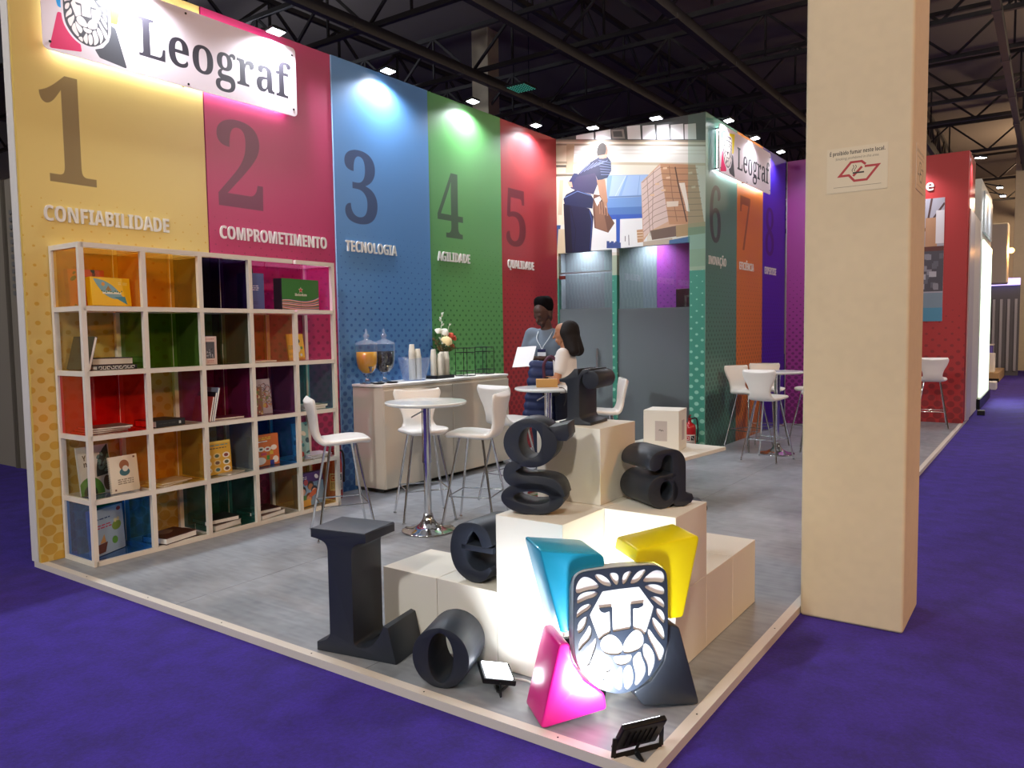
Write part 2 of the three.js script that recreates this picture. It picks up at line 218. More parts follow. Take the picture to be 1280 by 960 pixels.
function drawLogo(x, ox, oy, s, C) {   // printed logo: ox, oy = foot of the logo's middle, s = pixels per metre of the model
  const P = (pts) => { x.beginPath(); pts.forEach(([a, b], i) => { const X = ox + a * s, Y = oy - b * s; i ? x.lineTo(X, Y) : x.moveTo(X, Y); }); x.closePath(); x.fill(); };
  for (const k of Object.keys(BLOCKS)) { x.fillStyle = C[k]; P(roundPoly(BLOCKS[k])); }
  x.fillStyle = C.bg; P(shield.map(([a, b]) => [-0.024 + (a + 0.024) * 1.1, 0.375 + (b - 0.375) * 1.08])); x.fillStyle = C.line; P(shield); x.fillStyle = C.face; cells.forEach(P);
}
const signTex = canvasTex(1760, 492, (x, w, h) => {
  const k = 800; x.fillStyle = '#e6dae2'; x.fillRect(0, 0, w, h);
  drawLogo(x, 0.325 * k, h - 0.012 * k, 0.775 * k, { cyan: '#0f9be6', yellow: '#f3de12', magenta: '#dc1f63', black: '#474850', bg: '#e6dae2', line: '#3d3a41', face: '#e8dcd8' });
  x.fillStyle = '#332f3a'; const cap = 0.295 * k, xh = 0.00195 * k, by = h - 0.145 * k; let cx = 0.69 * k;
  x.save(); x.font = 'bold 300px serif'; const mt = x.measureText('Leograf'), mL = x.measureText('L'); x.translate(cx, by); x.scale(1.45 * k / (mt.actualBoundingBoxRight + mt.actualBoundingBoxLeft), cap / mL.actualBoundingBoxAscent); x.fillText('Leograf', mt.actualBoundingBoxLeft, 0); x.restore();
});
const matFaces = (front, side, face) => { const a = Array(6).fill(side); a[face] = front; return a; };   // box faces: +x -x +y -y +z -z

// ---------------------------------------------------------------- the stand's walls
const HT = 4.32, X6 = 2.213, ZB = -7.04;
const wallWhite = std(0xd9d8d6, 0.6);
struct('wall_left', B(0.1, HT, -ZB + 0.1, -0.085, HT / 2, (ZB - 0.1) / 2), wallWhite, 'white end and back of the stand wall behind the banner panels');
struct('wall_right', B(0.1, HT, 3.56, X6 - 0.085, HT / 2, ZB - 1.86), wallWhite, 'inner stand wall behind the green, orange and blue panels');
struct('wall_back', B(1.4, HT, 0.1, X6 + 0.68, HT / 2, -10.775), wallWhite, 'stand wall behind the purple panel');

function bannerTex(hue, dot, num, digit, wide, opt = {}) {
  return canvasTex(Math.round(wide * 400), 1728, (x, w, h) => {
    const k = 400; x.fillStyle = hue; x.fillRect(0, 0, w, h); x.fillStyle = dot;
    const top = opt.top ?? 2.62, p = opt.pitch ?? 0.115;
    for (let j = 0, y = 0.02; y < top; j++, y += p / 2) for (let i = -1; i * p < wide + p; i++) { const r = 0.0045 + 0.037 * Math.pow(1 - y / top, 1.15) * (p / 0.115); x.beginPath(); x.ellipse((i + (j % 2) / 2) * p * k, h - y * k, r * k * 1.08, r * k * 0.92, 0, 0, 7); x.fill(); }
    if (digit) { x.save(); x.fillStyle = num; x.font = 'bold 400px serif'; x.textAlign = 'left'; const m = x.measureText(digit), hh = m.actualBoundingBoxAscent + m.actualBoundingBoxDescent, ww = m.actualBoundingBoxRight + m.actualBoundingBoxLeft; const [l, r] = opt.span ?? [0.12, 0.58]; x.translate(l * k, h - 2.712 * k); x.scale((r - l) * k / ww, 0.76 * k / hh); x.fillText(digit, m.actualBoundingBoxLeft, -m.actualBoundingBoxDescent); x.restore(); }
  });
}
function banner(name, label, z0, wide, tex, side, at, word, wordW, proud = 0, wordX = 0.12) {
  // a panel on the wall facing +x (or +z when turned); u runs from its left edge
  const o = thing(name, label, 'banner', at.pos, at.turn);
  obj('panel', B(wide - 0.006, HT, 0.03 + proud, wide / 2, HT / 2, -0.015 + proud / 2), matFaces(std(0xffffff, 0.36, { map: tex }), std(side, 0.5), 4), o);
  if (word) {
    let gx = 0; const letters = []; for (const ch of word) { const g = new TextGeometry(ch, { font, size: 0.1, depth: at.thin ?? 0.014, curveSegments: 4, bevelEnabled: false }); const adv = font.data.glyphs[ch].ha / font.data.resolution * 0.1; letters.push([g, gx]); gx += adv; }
    const last = letters.at(-1); last[0].computeBoundingBox(); const total = last[1] + last[0].boundingBox.max.x, sx = wordW / total, cap = 0.0715;
    for (const [g, px] of letters) { g.scale(sx, 0.078 / cap, 1).translate(wordX + px * sx, 2.432, proud + 0.0005); const m = obj('letter', g, M.letter, o); }
  }
  return o;
}
const L0 = (z) => ({ pos: [0, 0, z], turn: Math.PI / 2 });
banner('banner_panel', 'yellow dotted banner panel with big figure 1 and the word CONFIABILIDADE', 0, 1.4466, bannerTex('#d8c074', '#cda440', '#89744a', '1', 1.4466, { span: [0.15, 0.535], pitch: 0.135 }), 0xd8b75a, L0(0), 'CONFIABILIDADE', 0.945, 0, 0.141);
banner('banner_panel', 'magenta dotted banner panel with big figure 2 and the word COMPROMETIMENTO', 0, 1.3995, bannerTex('#b02a5f', '#8a1f4d', '#6f2148', '2', 1.3995, { span: [0.1, 0.565] }), 0x8f234d, L0(-1.4466), 'COMPROMETIMENTO', 1.185, 0.006, 0.095);
banner('banner_panel', 'blue dotted banner panel with big figure 3 and the word TECNOLOGIA', 0, 1.421, bannerTex('#5587bd', '#3463a2', '#33496f', '3', 1.421, { span: [0.12, 0.59] }), 0x9cc0e6, L0(-2.8461), 'TECNOLOGIA', 0.735, 0.018);
banner('banner_panel', 'green dotted banner panel with big figure 4 and the word AGILIDADE', 0, 1.406, bannerTex('#5c9a5a', '#37703b', '#415c45', '4', 1.406, { span: [0.127, 0.615] }), 0x7fb08a, L0(-4.2675), 'AGILIDADE', 0.6, 0.012);
banner('banner_panel', 'red dotted banner panel with big figure 5 and the word QUALIDADE', 0, 1.3664, bannerTex('#a23338', '#7c222c', '#6c2028', '5', 1.3664, { span: [0.1, 0.575] }), 0x9a3a3c, L0(-5.6733), 'QUALIDADE', 0.62, 0.006);
const R0 = (z) => ({ pos: [X6, 0, z], turn: Math.PI / 2, thin: 0.005 });
banner('banner_panel', 'dark green dotted banner panel with big figure 6 and the word INOVAÇÃO', 0, 1.19, bannerTex('#4f8474', '#2f594e', '#3a5049', '6', 1.19, { span: [0.13, 0.56] }), 0x9bb8ac, R0(ZB), 'INOVAÇÃO', 0.655, 0.002, 0.1);
banner('banner_panel', 'orange dotted banner panel with big figure 7 and the word EFICIÊNCIA', 0, 1.17, bannerTex('#cf7a2c', '#a65c1d', '#8f5424', '7', 1.17), 0xc07a3a, R0(ZB - 1.19), 'EFICIÊNCIA', 0.645, 0.002, 0.1);
banner('banner_panel', 'violet blue dotted banner panel with big figure 8 and the word EXPERTISE', 0, 1.2, bannerTex('#3d25a8', '#2c1a84', '#2c1c70', '8', 1.2), 0x3a2a8a, R0(ZB - 2.36), 'EXPERTISE', 0.6, 0.002, 0.1);
banner('banner_panel', 'purple dotted banner panel turning the corner behind the column', 0, 1.37, bannerTex('#99348a', '#6f2466', '#000', '', 1.37), 0x8a2f7c, { pos: [X6 + 0.004, 0, -10.69], turn: 0 });

// ---- back wall: printed mural with door and window openings
const green = '#3f8b78', mk = 420;
const muralTex = canvasTex(930, 1814, (x, w, h) => {
  const m = (cx, cy) => { const p = on(690 + cx / 5.055, 150 + cy / 5.055, 'z', ZB); return [p[0] * mk, h - p[1] * mk]; };
  const poly = (c, ...pts) => { x.fillStyle = c; x.beginPath(); pts.forEach((q, i) => { const a = m(q[0], q[1]); i ? x.lineTo(...a) : x.moveTo(...a); }); x.closePath(); x.fill(); };
  const line = (c, wd, ...pts) => { x.strokeStyle = c; x.lineWidth = wd; x.lineCap = 'round'; x.lineJoin = 'round'; x.beginPath(); pts.forEach((q, i) => { const a = m(q[0], q[1]); i ? x.lineTo(...a) : x.moveTo(...a); }); x.stroke(); };
  x.fillStyle = '#d8d2c6'; x.fillRect(0, 0, w, h);
  poly('#3c3d40', [0, -60], [990, -80], [990, 128], [0, 128]);                                     // roof zone
  for (const [a, b, c, d] of [[150, 262, 152, 264], [272, 368, 276, 372], [472, 556, 478, 562], [570, 648, 572, 654], [660, 738, 664, 744], [748, 828, 752, 832], [836, 908, 838, 912]]) poly('#e7e6ea', [a, 45 - (a - 270) * 0.03], [b, 40 - (b - 270) * 0.03], [d, 122], [c, 122]);
  poly('#8a8280', [372, 62], [452, 58], [462, 118], [380, 118]); poly('#4a4a4c', [384, 72], [440, 70], [446, 106], [390, 106]);
  poly('#8c7c6c', [0, 124], [990, 128], [990, 140], [0, 136]); poly('#d9c9b2', [0, 138], [990, 142], [990, 152], [0, 146]); poly('#9a8c7b', [0, 150], [990, 156], [990, 166], [0, 160]);
  poly('#e5e2dc', [0, 166], [990, 170], [990, 272], [0, 262]); poly('#c3b49b', [0, 262], [990, 272], [990, 290], [0, 280]); poly('#dcd4c3', [140, 280], [990, 290], [990, 345], [140, 352]);
  for (const yy of [188, 210]) line('#c9c2b4', 3, [0, yy], [980, yy + 4]);
  poly('#cdbfa6', [0, 160], [95, 160], [95, 350], [0, 350]); poly('#b9a78a', [92, 150], [142, 150], [132, 335], [86, 335]); poly('#8f8069', [20, 262], [95, 262], [95, 276], [20, 276]); poly('#5c5448', [20, 284], [90, 284], [90, 300], [20, 300]); poly('#6e6656', [0, 342], [140, 340], [140, 356], [0, 358]);
  poly('#d8ccb4', [20, 360], [120, 358], [118, 660], [20, 660]); poly('#b8a98c', [48, 380], [72, 380], [62, 600], [38, 600]); poly('#31507e', [15, 665], [55, 665], [30, 850], [15, 850]); poly('#c8b898', [40, 690], [90, 690], [80, 860], [30, 860]);
  poly('#86a8d6', [345, 350], [610, 345], [610, 480], [345, 495]); poly('#a9c1e4', [380, 352], [470, 350], [420, 480], [360, 482]); poly('#9ab6de', [480, 352], [600, 348], [600, 470], [440, 478]); line('#d4e0f0', 3, [465, 355], [400, 480]); line('#7898c8', 3, [555, 352], [540, 480]); line('#5c78a8', 6, [360, 488], [610, 478]); poly('#6a90c8', [345, 495], [610, 482], [610, 570], [345, 580]); poly('#4c74b4', [345, 555], [610, 545], [610, 595], [345, 600]);
  poly('#e2e3e3', [245, 600], [600, 600], [600, 830], [245, 840]); poly('#2f56b4', [345, 600], [600, 592], [600, 618], [345, 630]); poly('#2c54ae', [404, 600], [430, 600], [428, 800], [406, 800]); for (let i = 0; i < 9; i++) poly('#3a4c86', [345 + i * 9, 765 + (i * 37) % 22], [362 + i * 9, 765 + (i * 37) % 22], [362 + i * 9, 810], [345 + i * 9, 810]);
  line('#4b4b50', 4, [462, 735], [462, 765]); line('#4b4b50', 4, [484, 728], [486, 790]); poly('#b98d68', [535, 695], [575, 690], [578, 770], [540, 775]); for (const yy of [712, 730, 748]) line('#efe2cc', 3, [535, yy], [575, yy - 3]);
  // stacked cartons
  poly('#c9a184', [562, 395], [680, 276], [905, 282], [962, 652], [780, 668], [620, 702], [575, 770]); poly('#d2b9b0', [562, 400], [682, 285], [735, 640], [622, 700], [580, 745]); poly('#b98864', [684, 276], [905, 282], [962, 652], [740, 660]);
  for (let r = 0; r < 9; r++) { const t = r / 9, yl = 300 + t * 350; line('#7b5943', 3, [686 + t * 52, yl], [780 + t * 58, yl + 4 - t * 4], [918 + t * 42, yl + 4 - t * 10]); line('#8f7466', 3, [686 + t * 52, yl], [640 + t * 10, yl + 34], [570 + t * 8, yl + 96]); }
  for (const [a, b] of [[640, 616], [600, 596]]) line('#8f7466', 3, [a, 325 + (640 - a)], [b + 18, 640], [b + 24, 730]);
  line('#54382a', 7, [778, 300], [796, 400], [832, 560], [850, 640]); line('#8a6348', 4, [740, 290], [760, 480], [790, 640]); poly('#e8ddd0', [802, 398], [838, 396], [870, 580], [850, 575], [838, 520]); poly('#dccbb8', [722, 515], [800, 512], [796, 545], [726, 550]);
  for (const [a, b] of [[700, 300], [720, 360], [650, 400], [620, 470], [690, 440], [860, 330], [880, 420]]) poly('#d9b592', [a, b], [a + 26, b - 4], [a + 27, b + 10], [a + 1, b + 12]);
  poly('#6d564a', [620, 700], [782, 668], [785, 735], [632, 758]); poly('#a58a62', [782, 666], [968, 642], [968, 715], [785, 740]); poly('#b9aa98', [575, 770], [760, 745], [760, 790], [575, 800]); poly('#3f6690', [740, 760], [870, 735], [870, 775], [740, 790]);
  // worker seen from behind, lifting a carton
  poly('#181b2c', [72, 530], [115, 522], [140, 840], [85, 850]); poly('#1c2240', [110, 522], [235, 560], [262, 610], [245, 830], [130, 845]); line('#3a4a86', 5, [238, 570], [252, 640], [240, 820]); line('#161a30', 5, [115, 540], [150, 700], [140, 830]);
  poly('#222c4c', [72, 500], [90, 470], [150, 440], [245, 470], [262, 500], [255, 560], [150, 545], [80, 535]); poly('#3c3c5c', [115, 430], [160, 350], [270, 330], [290, 400], [262, 470], [150, 445]); poly('#2d3656', [150, 360], [185, 320], [245, 265], [300, 232], [345, 225], [372, 262], [374, 320], [350, 365], [290, 385], [270, 335], [200, 350]);
  for (let i = 0; i < 6; i++) { line('#7a88ae', 4, [180 + i * 22, 335 - i * 10], [240 + i * 22, 275 - i * 4]); line('#7f8fb8', 3, [295 + i * 3, 255 + i * 18], [370, 270 + i * 15]); }
  line('#6e86b8', 4, [80, 490], [160, 450], [250, 478]); poly('#2c365c', [105, 390], [140, 335], [165, 340], [130, 410]); poly('#c89a80', [95, 390], [125, 392], [130, 425], [108, 420]); poly('#b5886c', [282, 380], [335, 374], [352, 515], [330, 560], [300, 540], [300, 470]);
  poly('#6b4a3c', [262, 470], [302, 475], [356, 590], [395, 652], [355, 712], [268, 682], [258, 560]); poly('#8a6450', [268, 500], [330, 600], [352, 708], [275, 680]); poly('#e8e6e4', [265, 498], [300, 482], [312, 500], [285, 545]); for (let i = 0; i < 4; i++) line('#a87c64', 8, [300 + i * 14, 520], [302 + i * 16, 590 + i * 4]);
  { const [a, b] = m(316, 200); x.fillStyle = '#95705e'; x.beginPath(); x.ellipse(a + 8, b, 30, 42, 0, 0, 7); x.fill(); x.fillStyle = '#3e3836'; x.beginPath(); x.ellipse(a - 4, b - 8, 30, 42, 0.2, 0, 7); x.fill(); } poly('#c69880', [290, 225], [350, 215], [345, 240], [300, 245]);
  // green dotted foot of the print, rising over the photograph at the right
  x.fillStyle = 'rgba(86,140,120,0.35)'; x.fillRect(1.98 * mk, 0, w, h); x.fillStyle = 'rgba(70,130,110,0.45)'; x.fillRect(1.98 * mk, h - 2.9 * mk, w, 0.5 * mk);
  x.fillStyle = green; x.fillRect(0, h - 2.35 * mk, w, 2.35 * mk); x.fillStyle = 'rgba(120,150,120,0.55)'; x.fillRect(0, h - 2.62 * mk, w, 0.27 * mk);
  x.fillStyle = '#86c2ae'; for (let j = 0, y = 0.03; y < 2.36; j++, y += 0.075) for (let i = -1; i < 18; i++) { const r = 0.006 + 0.03 * (1 - y / 2.4); x.beginPath(); x.ellipse((i + (j % 2) / 2) * 0.15 * mk, h - y * mk, r * mk * 1.1, r * mk * 0.9, 0, 0, 7); x.fill(); }
});
{
  const s = new THREE.Shape([[0, 0], [0.02, 0], [0.02, 2.705], [0.885, 2.705], [0.885, 0], [0.955, 0], [0.955, 2.713], [2.0, 2.713], [2.0, 0], [X6 - 0.002, 0], [X6 - 0.002, HT], [0, HT]].map(([a, b]) => new THREE.Vector2(a, b)));
  const g = new THREE.ExtrudeGeometry(s, { depth: 0.08, bevelEnabled: false }); const p = g.attributes.position, uv = g.attributes.uv; for (let i = 0; i < p.count; i++) uv.setXY(i, p.getX(i) * mk / 930, p.getY(i) * mk / 1814);
  const wall = obj('mural_wall', g, std(0xffffff, 0.4, { map: muralTex })); wall.position.set(0.001, 0, ZB - 0.08); tag(wall, 'back wall printed with a photograph of a worker lifting cartons, dotted green below', 'mural', undefined, 'structure');
}
const frost = pane(0xbcc3c2, 0.85), clear = pane(0xf2f6f6, 0.02);
{
  const door = thing('door_1', 'frosted glass door with long steel handle under the mural', undefined, [0.022, 0, ZB - 0.03]); door.userData.kind = 'structure';
  obj('frosted_pane', B(0.858, 1.9, 0.008, 0.431, 0.96, 0), frost, door); obj('clear_pane', B(0.858, 0.478, 0.008, 0.431, 2.15, 0), clear, door);
  const hd = obj('handle', [rod([0.635, 0.78, 0.05], [0.635, 1.35, 0.05], 0.014, 14), rod([0.635, 0.78, -0.05], [0.635, 1.35, -0.05], 0.014, 14), rod([0.635, 0.9, -0.05], [0.635, 0.9, 0.05], 0.009), rod([0.635, 1.23, -0.05], [0.635, 1.23, 0.05], 0.009)], M.steel, door);
  obj('lock', RB(0.05, 0.1, 0.03, 0.004, 0.82, 1.0, 0), M.steel, door); obj('hinge_plate', RB(0.1, 0.05, 0.03, 0.004, 0.05, 2.36, 0), std(0x7c3b34, 0.3, { metalness: 0.7 }), door); obj('hinge_plate', RB(0.12, 0.06, 0.03, 0.004, 0.06, 0.04, 0), M.steel, door);
  const tr = thing('window_1', 'clear glass transom above the frosted door', undefined, [0.022, 0, ZB - 0.03]); tr.userData.kind = 'structure'; obj('pane', B(0.858, 0.275, 0.008, 0.431, 2.562, 0), clear, tr); obj('rail', B(0.858, 0.012, 0.02, 0.431, 2.418, 0), M.steel, tr);
  const wi = thing('window_2', 'tall glass panel of the meeting room frosted below eye height', undefined, [0.957, 0, ZB - 0.03]); wi.userData.kind = 'structure'; obj('frosted_pane', B(1.041, 1.885, 0.008, 0.5205, 0.944, 0), frost, wi); obj('clear_pane', B(1.041, 0.82, 0.008, 0.5205, 2.3, 0), clear, wi);
}
// meeting room behind the glass
const silver = std(0xaeb4b8, 0.55, { map: noiseTex(256, (i, j) => { const k = 0.88 + 0.14 * Math.sin(i * 12.9898 + Math.floor(j / 47) * 4.1) * Math.sin(i * 7.13) * rnd(); return [190 * k, 196 * k, 200 * k]; }, 1, 1, true), metalness: 0.15 });
const ZR = -9.2, xm = on(821, 350, 'z', ZR)[0];
struct('wall_back', uvMetres(B(xm + 3.2, HT, 0.08, (xm - 3.2) / 2, HT / 2, ZR - 0.04), 0.9), silver, 'silver textured rear wall inside the glass meeting room');
struct('wall_left', B(0.08, HT, 2.1, -1.2, HT / 2, -8.15), silver, 'side wall inside the glass meeting room');
const innerPanel = tag(obj('banner_panel', B(X6 - 0.13 - xm, HT, 0.05, (X6 - 0.13 + xm) / 2, HT / 2, ZR - 0.03), matFaces(std(0xffffff, 0.45, { map: bannerTex('#8c3a90', '#6a2a74', '#000', '', 1.4, { top: 2.9 }) }), std(0x7c3080, 0.5), 4)), 'purple dotted panel seen through the meeting room glass', 'banner');
const tvp = [on(845, 361, 'z', ZR + 0.06), on(878, 390, 'z', ZR + 0.06)];
const tv = thing('television', 'dark flat television on the purple wall inside the meeting room', 'television', [0, 0, 0]); obj('casing', RB(1.1, 0.62, 0.04, 0.008, tvp[0][0] + 0.16 + 0.0, tvp[0][1] - 0.31, ZR + 0.03), M.black, tv); tv.children[0].geometry.scale(1, 1, 1); obj('screen', B(1.05, 0.57, 0.004, tvp[0][0] + 0.16, tvp[0][1] - 0.31, ZR + 0.052), std(0x060608, 0.5), tv);
tv.children.forEach((c) => c.geometry.scale(0.3, 1, 1).translate(tvp[0][0] + 0.16 - 0.3 * (tvp[0][0] + 0.16), 0, 0));
const mt = thing('meeting_table', 'dark meeting table behind the frosted glass', 'table', [1.15, 0, -8.25]); obj('table_top', RB(1.1, 0.04, 0.7, 0.01, 0, 0.73, 0), std(0x22252b, 0.4), mt); for (const [x, z] of [[-0.48, -0.28], [0.48, -0.28], [-0.48, 0.28], [0.48, 0.28]]) obj('leg', rod([x, 0, z], [x, 0.71, z], 0.02), M.darkMetal, mt);
for (const [x, z, t] of [[1.5, -7.55, 0.2], [0.75, -7.6, -0.3]]) { const c = thing('office_chair', 'dark office chair behind the frosted meeting room glass', 'chair', [x, 0, z], t, 'meeting room chairs'); obj('seat', RB(0.46, 0.07, 0.44, 0.03, 0, 0.46, 0), M.black, c); obj('backrest', RB(0.44, 0.5, 0.05, 0.02, 0, 0.8, 0.2), M.black, c); for (const a of [-0.18, 0.18]) for (const b of [-0.17, 0.17]) obj('leg', rod([a, 0, b], [a * 0.9, 0.44, b * 0.9], 0.014), M.darkMetal, c); }
floodLamp('unseen_room_lamp', 'unseen flood lamp lighting the silver wall behind the tall meeting room window', [0.5, 3.22, ZR + 0.22], [0.5, 0.4, ZR + 0.3], WALL_LAMP * 1.2, { arm: [0.5, 3.25, ZR], group: 'unseen meeting room lamps' });  // both room lamps sit out of view, placed to light the silver wall
floodLamp('unseen_room_lamp', 'unseen flood lamp lighting the silver wall behind the frosted door', [-0.72, 3.22, ZR + 0.22], [-0.72, 0.4, ZR + 0.3], WALL_LAMP * 1.2, { arm: [-0.72, 3.25, ZR], group: 'unseen meeting room lamps' });

// wall floods above the panels
const wl = (label, p, t, arm, k = 1) => floodLamp('wall_flood_lamp', label, p, t, WALL_LAMP * k, { arm, group: 'flood lamps along the wall tops', angle: 1.36, penumbra: 0.45, radius: 2.5, w: 0.16, h: 0.11 });
for (const [u, v, c] of [[170, -25, 'yellow'], [345, 40, 'magenta'], [485, 89, 'blue'], [591, 127, 'green'], [670, 157, 'red']]) { const p = on(u, v, 'x', 0.15); wl(`white flood lamp on an arm above the ${c} banner panel`, p, [0.75, 0, p[2]], [-0.05, HT + 0.03, p[2]]); }
for (const [u, v, c] of [[741, 160, 'the door side of the mural'], [820, 148, 'the carton side of the mural']]) { const p = on(u, v, 'z', ZB + 0.15); wl(`white flood lamp on an arm above ${c}`, p, [p[0], 0, ZB + 0.75], [p[0], HT + 0.03, ZB - 0.04], 0.2); }
for (const [u, v, c] of [[911, 151, 'dark green'], [944, 173, 'orange'], [976, 190, 'violet blue']]) { const p = on(u, v, 'x', X6 + 0.15); wl(`white flood lamp on an arm above the ${c} banner panel`, p, [X6 + 0.75, 0, p[2]], [X6 - 0.05, HT + 0.03, p[2]], 0.34); }

// signs held off the wall, with a lit strip frame behind
function sign(label, pos, turn) {
  const o = thing('logo_sign', label, 'sign', pos, turn), W = 2.19, H = 0.615, r = 0.045;
  const sh = new THREE.Shape(); sh.moveTo(r, 0); sh.lineTo(W - r, 0); sh.quadraticCurveTo(W, 0, W, r); sh.lineTo(W, H - r); sh.quadraticCurveTo(W, H, W - r, H); sh.lineTo(r, H); sh.quadraticCurveTo(0, H, 0, H - r); sh.lineTo(0, r); sh.quadraticCurveTo(0, 0, r, 0);
  const g = new THREE.ExtrudeGeometry(sh, { depth: 0.01, bevelEnabled: false, curveSegments: 6 }), p = g.attributes.position; for (let i = 0; i < p.count; i++) g.attributes.uv.setXY(i, p.getX(i) / W, p.getY(i) / H);
  obj('board', g, std(0xffffff, 0.65, { map: signTex }), o);
  for (const [a, b] of [[0.045, 0.055], [0.045, 0.56], [1.095, 0.025], [1.095, 0.58], [2.15, 0.06], [2.15, 0.545]]) { obj('standoff', Cy(0.009, 0.009, 0.08, 0, 0, 0, 12).rotateX(Math.PI / 2).translate(a, b, -0.026), M.darkMetal, o); }
  const strip = glow(0xf4fbff, 7); for (const [a, b, w, h] of [[0.06, 0.05, 2.06, 0.012], [0.06, 0.55, 2.06, 0.012], [0.06, 0.05, 0.012, 0.5], [2.11, 0.05, 0.012, 0.5], [0.75, 0.05, 0.012, 0.5], [1.4, 0.05, 0.012, 0.5]]) obj('light_strip', B(w, h, 0.008, a + w / 2, b + h / 2, -0.045), strip, o);
  for (const y of [0.06, 0.55]) { const L = new THREE.RectAreaLight(0xf4fbff, 40, 2.0, 0.02); L.position.set(1.09, y > 0.3 ? 0.568 : 0.044, -0.042); L.rotation.x = y > 0.3 ? Math.PI / 2 : -Math.PI / 2; L.name = 'strip_light'; o.add(L); }
  return o;
}
sign('white logo sign with coloured lion emblem and lettering above the yellow and magenta panels', [0.075, 3.605, -0.168], Math.PI / 2);
sign('white logo sign with coloured lion emblem and lettering above the dark green and orange panels', [X6 + 0.075, 3.612, -7.3], Math.PI / 2);

// ---------------------------------------------------------------- cube shelf with coloured acrylic boxes
const SX = 0.43, SH = 2.25, SZ0 = -0.16, CW = 0.4546, CH = SH / 5, FT = 0.034;
{
  const o = thing('cube_shelf', 'white open cube shelf with coloured acrylic compartments against the yellow and magenta panels', 'shelf', [0.012, 0, SZ0]);
  const W = CW * 5, D = SX - 0.006;
  const post = B(FT, SH, FT), railZ = B(FT, FT, CW - FT), railX = B(D - 2 * FT, FT, FT);
  const put = (n, g, x, y, z) => { const m = new THREE.Mesh(g, M.frame); m.name = n; m.position.set(x, y, z); m.castShadow = m.receiveShadow = true; o.add(m); };
  const postTop = B(FT, SH - CH, FT);
  for (let c = 0; c <= 5; c++) for (const x of [FT / 2, D - FT / 2]) { if (c === 4) put('post', postTop, x, (SH - CH) / 2, -c * CW); else put('post', post, x, SH / 2, c === 0 ? -FT / 2 : c === 5 ? -W + FT / 2 : -c * CW); }
  for (let r = 0; r <= 5; r++) { const y = r === 0 ? FT / 2 : r === 5 ? SH - FT / 2 : r * CH; for (let c = 0; c < 5; c++) for (const x of [FT / 2, D - FT / 2]) put('rail', railZ, x, y, -(c + 0.5) * CW); for (let c = 0; c <= 5; c++) if (!(c === 4 && r === 5)) put('cross_rail', railX, D / 2, y, c === 0 ? -FT / 2 : c === 5 ? -W + FT / 2 : -c * CW); }
  const tint = { amber: 0xf8cf60, navy: 0x3a3060, pink: 0xf68cd4, clear: 0xf8faf8, green: 0x86b450, smoke: 0x849c84, teal: 0x74c4cc, red: 0xf03c30, magenta: 0xc04a90, purple: 0xb8649c, blue: 0x4a9ce6, pine: 0x4a8a80, honey: 0xf2d690, grey: 0xd2dcd6 };
  const mats = {}; const acr = (k) => mats[k] ??= pane(tint[k], 0.05, { transmission: k === 'clear' ? 1 : 0.8 });
  const plan = [['amber', 'amber', 'navy', 'pink', null], ['clear', 'green', 'smoke', 'honey', 'clear'], ['red', 'clear', 'magenta', 'purple', 'teal'], ['clear', 'amber', 'grey', 'blue', 'clear'], ['blue', 'clear', 'pine', 'clear', 'honey']];
  const pl = (w, h) => new THREE.PlaneGeometry(w, h);
  plan.forEach((row, r) => row.forEach((k, c) => {
    if (!k) return; const w = (k === 'pink' ? 2 : 1) * CW - 0.03, h = CH - (r === 4 || r === 0 ? 0.056 : 0.03), d = D - 0.05, y0 = r === 4 ? 0.0345 : (4 - r) * CH + 0.019, zc = -(c + (k === 'pink' ? 1 : 0.5)) * CW, m = acr(k), n = `${k}_pane`;
    const add = (g) => obj(k === 'clear' ? 'clear_pane' : 'coloured_pane', g, m, o);
    add(pl(w, h).rotateY(Math.PI / 2).translate(0.028, y0 + h / 2, zc)); add(pl(d, w).rotateX(-Math.PI / 2).translate(D / 2, y0, zc));
    if (k !== 'clear') { for (const s of [-1, 1]) add(pl(d, h).translate(D / 2, y0 + h / 2, zc + s * w / 2)); add(pl(d, w).rotateX(-Math.PI / 2).translate(D / 2, y0 + h, zc)); }
    else if (c === 0) add(pl(d, h).translate(D / 2, y0 + h / 2, zc + w / 2));
  }));
}
// goods on the shelf: row from the top, column from the hall end, f = place along the cell, x = distance from the wall
const cellAt = (r, c, f, x) => [x, r === 4 ? 0.0355 : (4 - r) * CH + 0.0205, SZ0 - (c + f) * CW];
function cover(w, h, draw) { return canvasTex(w, h, draw); }
const blobs = (x, w, h, cols, n, r0, r1, y0 = 0, y1 = 1) => { for (let i = 0; i < n; i++) { x.fillStyle = cols[i % cols.length]; x.beginPath(); x.ellipse(rr(0.05, 0.95) * w, (y0 + rnd() * (y1 - y0)) * h, rr(r0, r1) * w, rr(r0, r1) * w * 0.8, rr(0, 3), 0, 7); x.fill(); } };
const words = (x, c, y, w, h, n = 1, x0 = 0.1, x1 = 0.9) => { x.fillStyle = c; for (let i = 0; i < n; i++) { let a = x0; while (a < x1) { const l = rr(0.05, 0.16); x.fillRect(a * w, (y + i * 0.055) * h, Math.min(l, x1 - a) * w, h * 0.026); a += l + 0.03; } } };
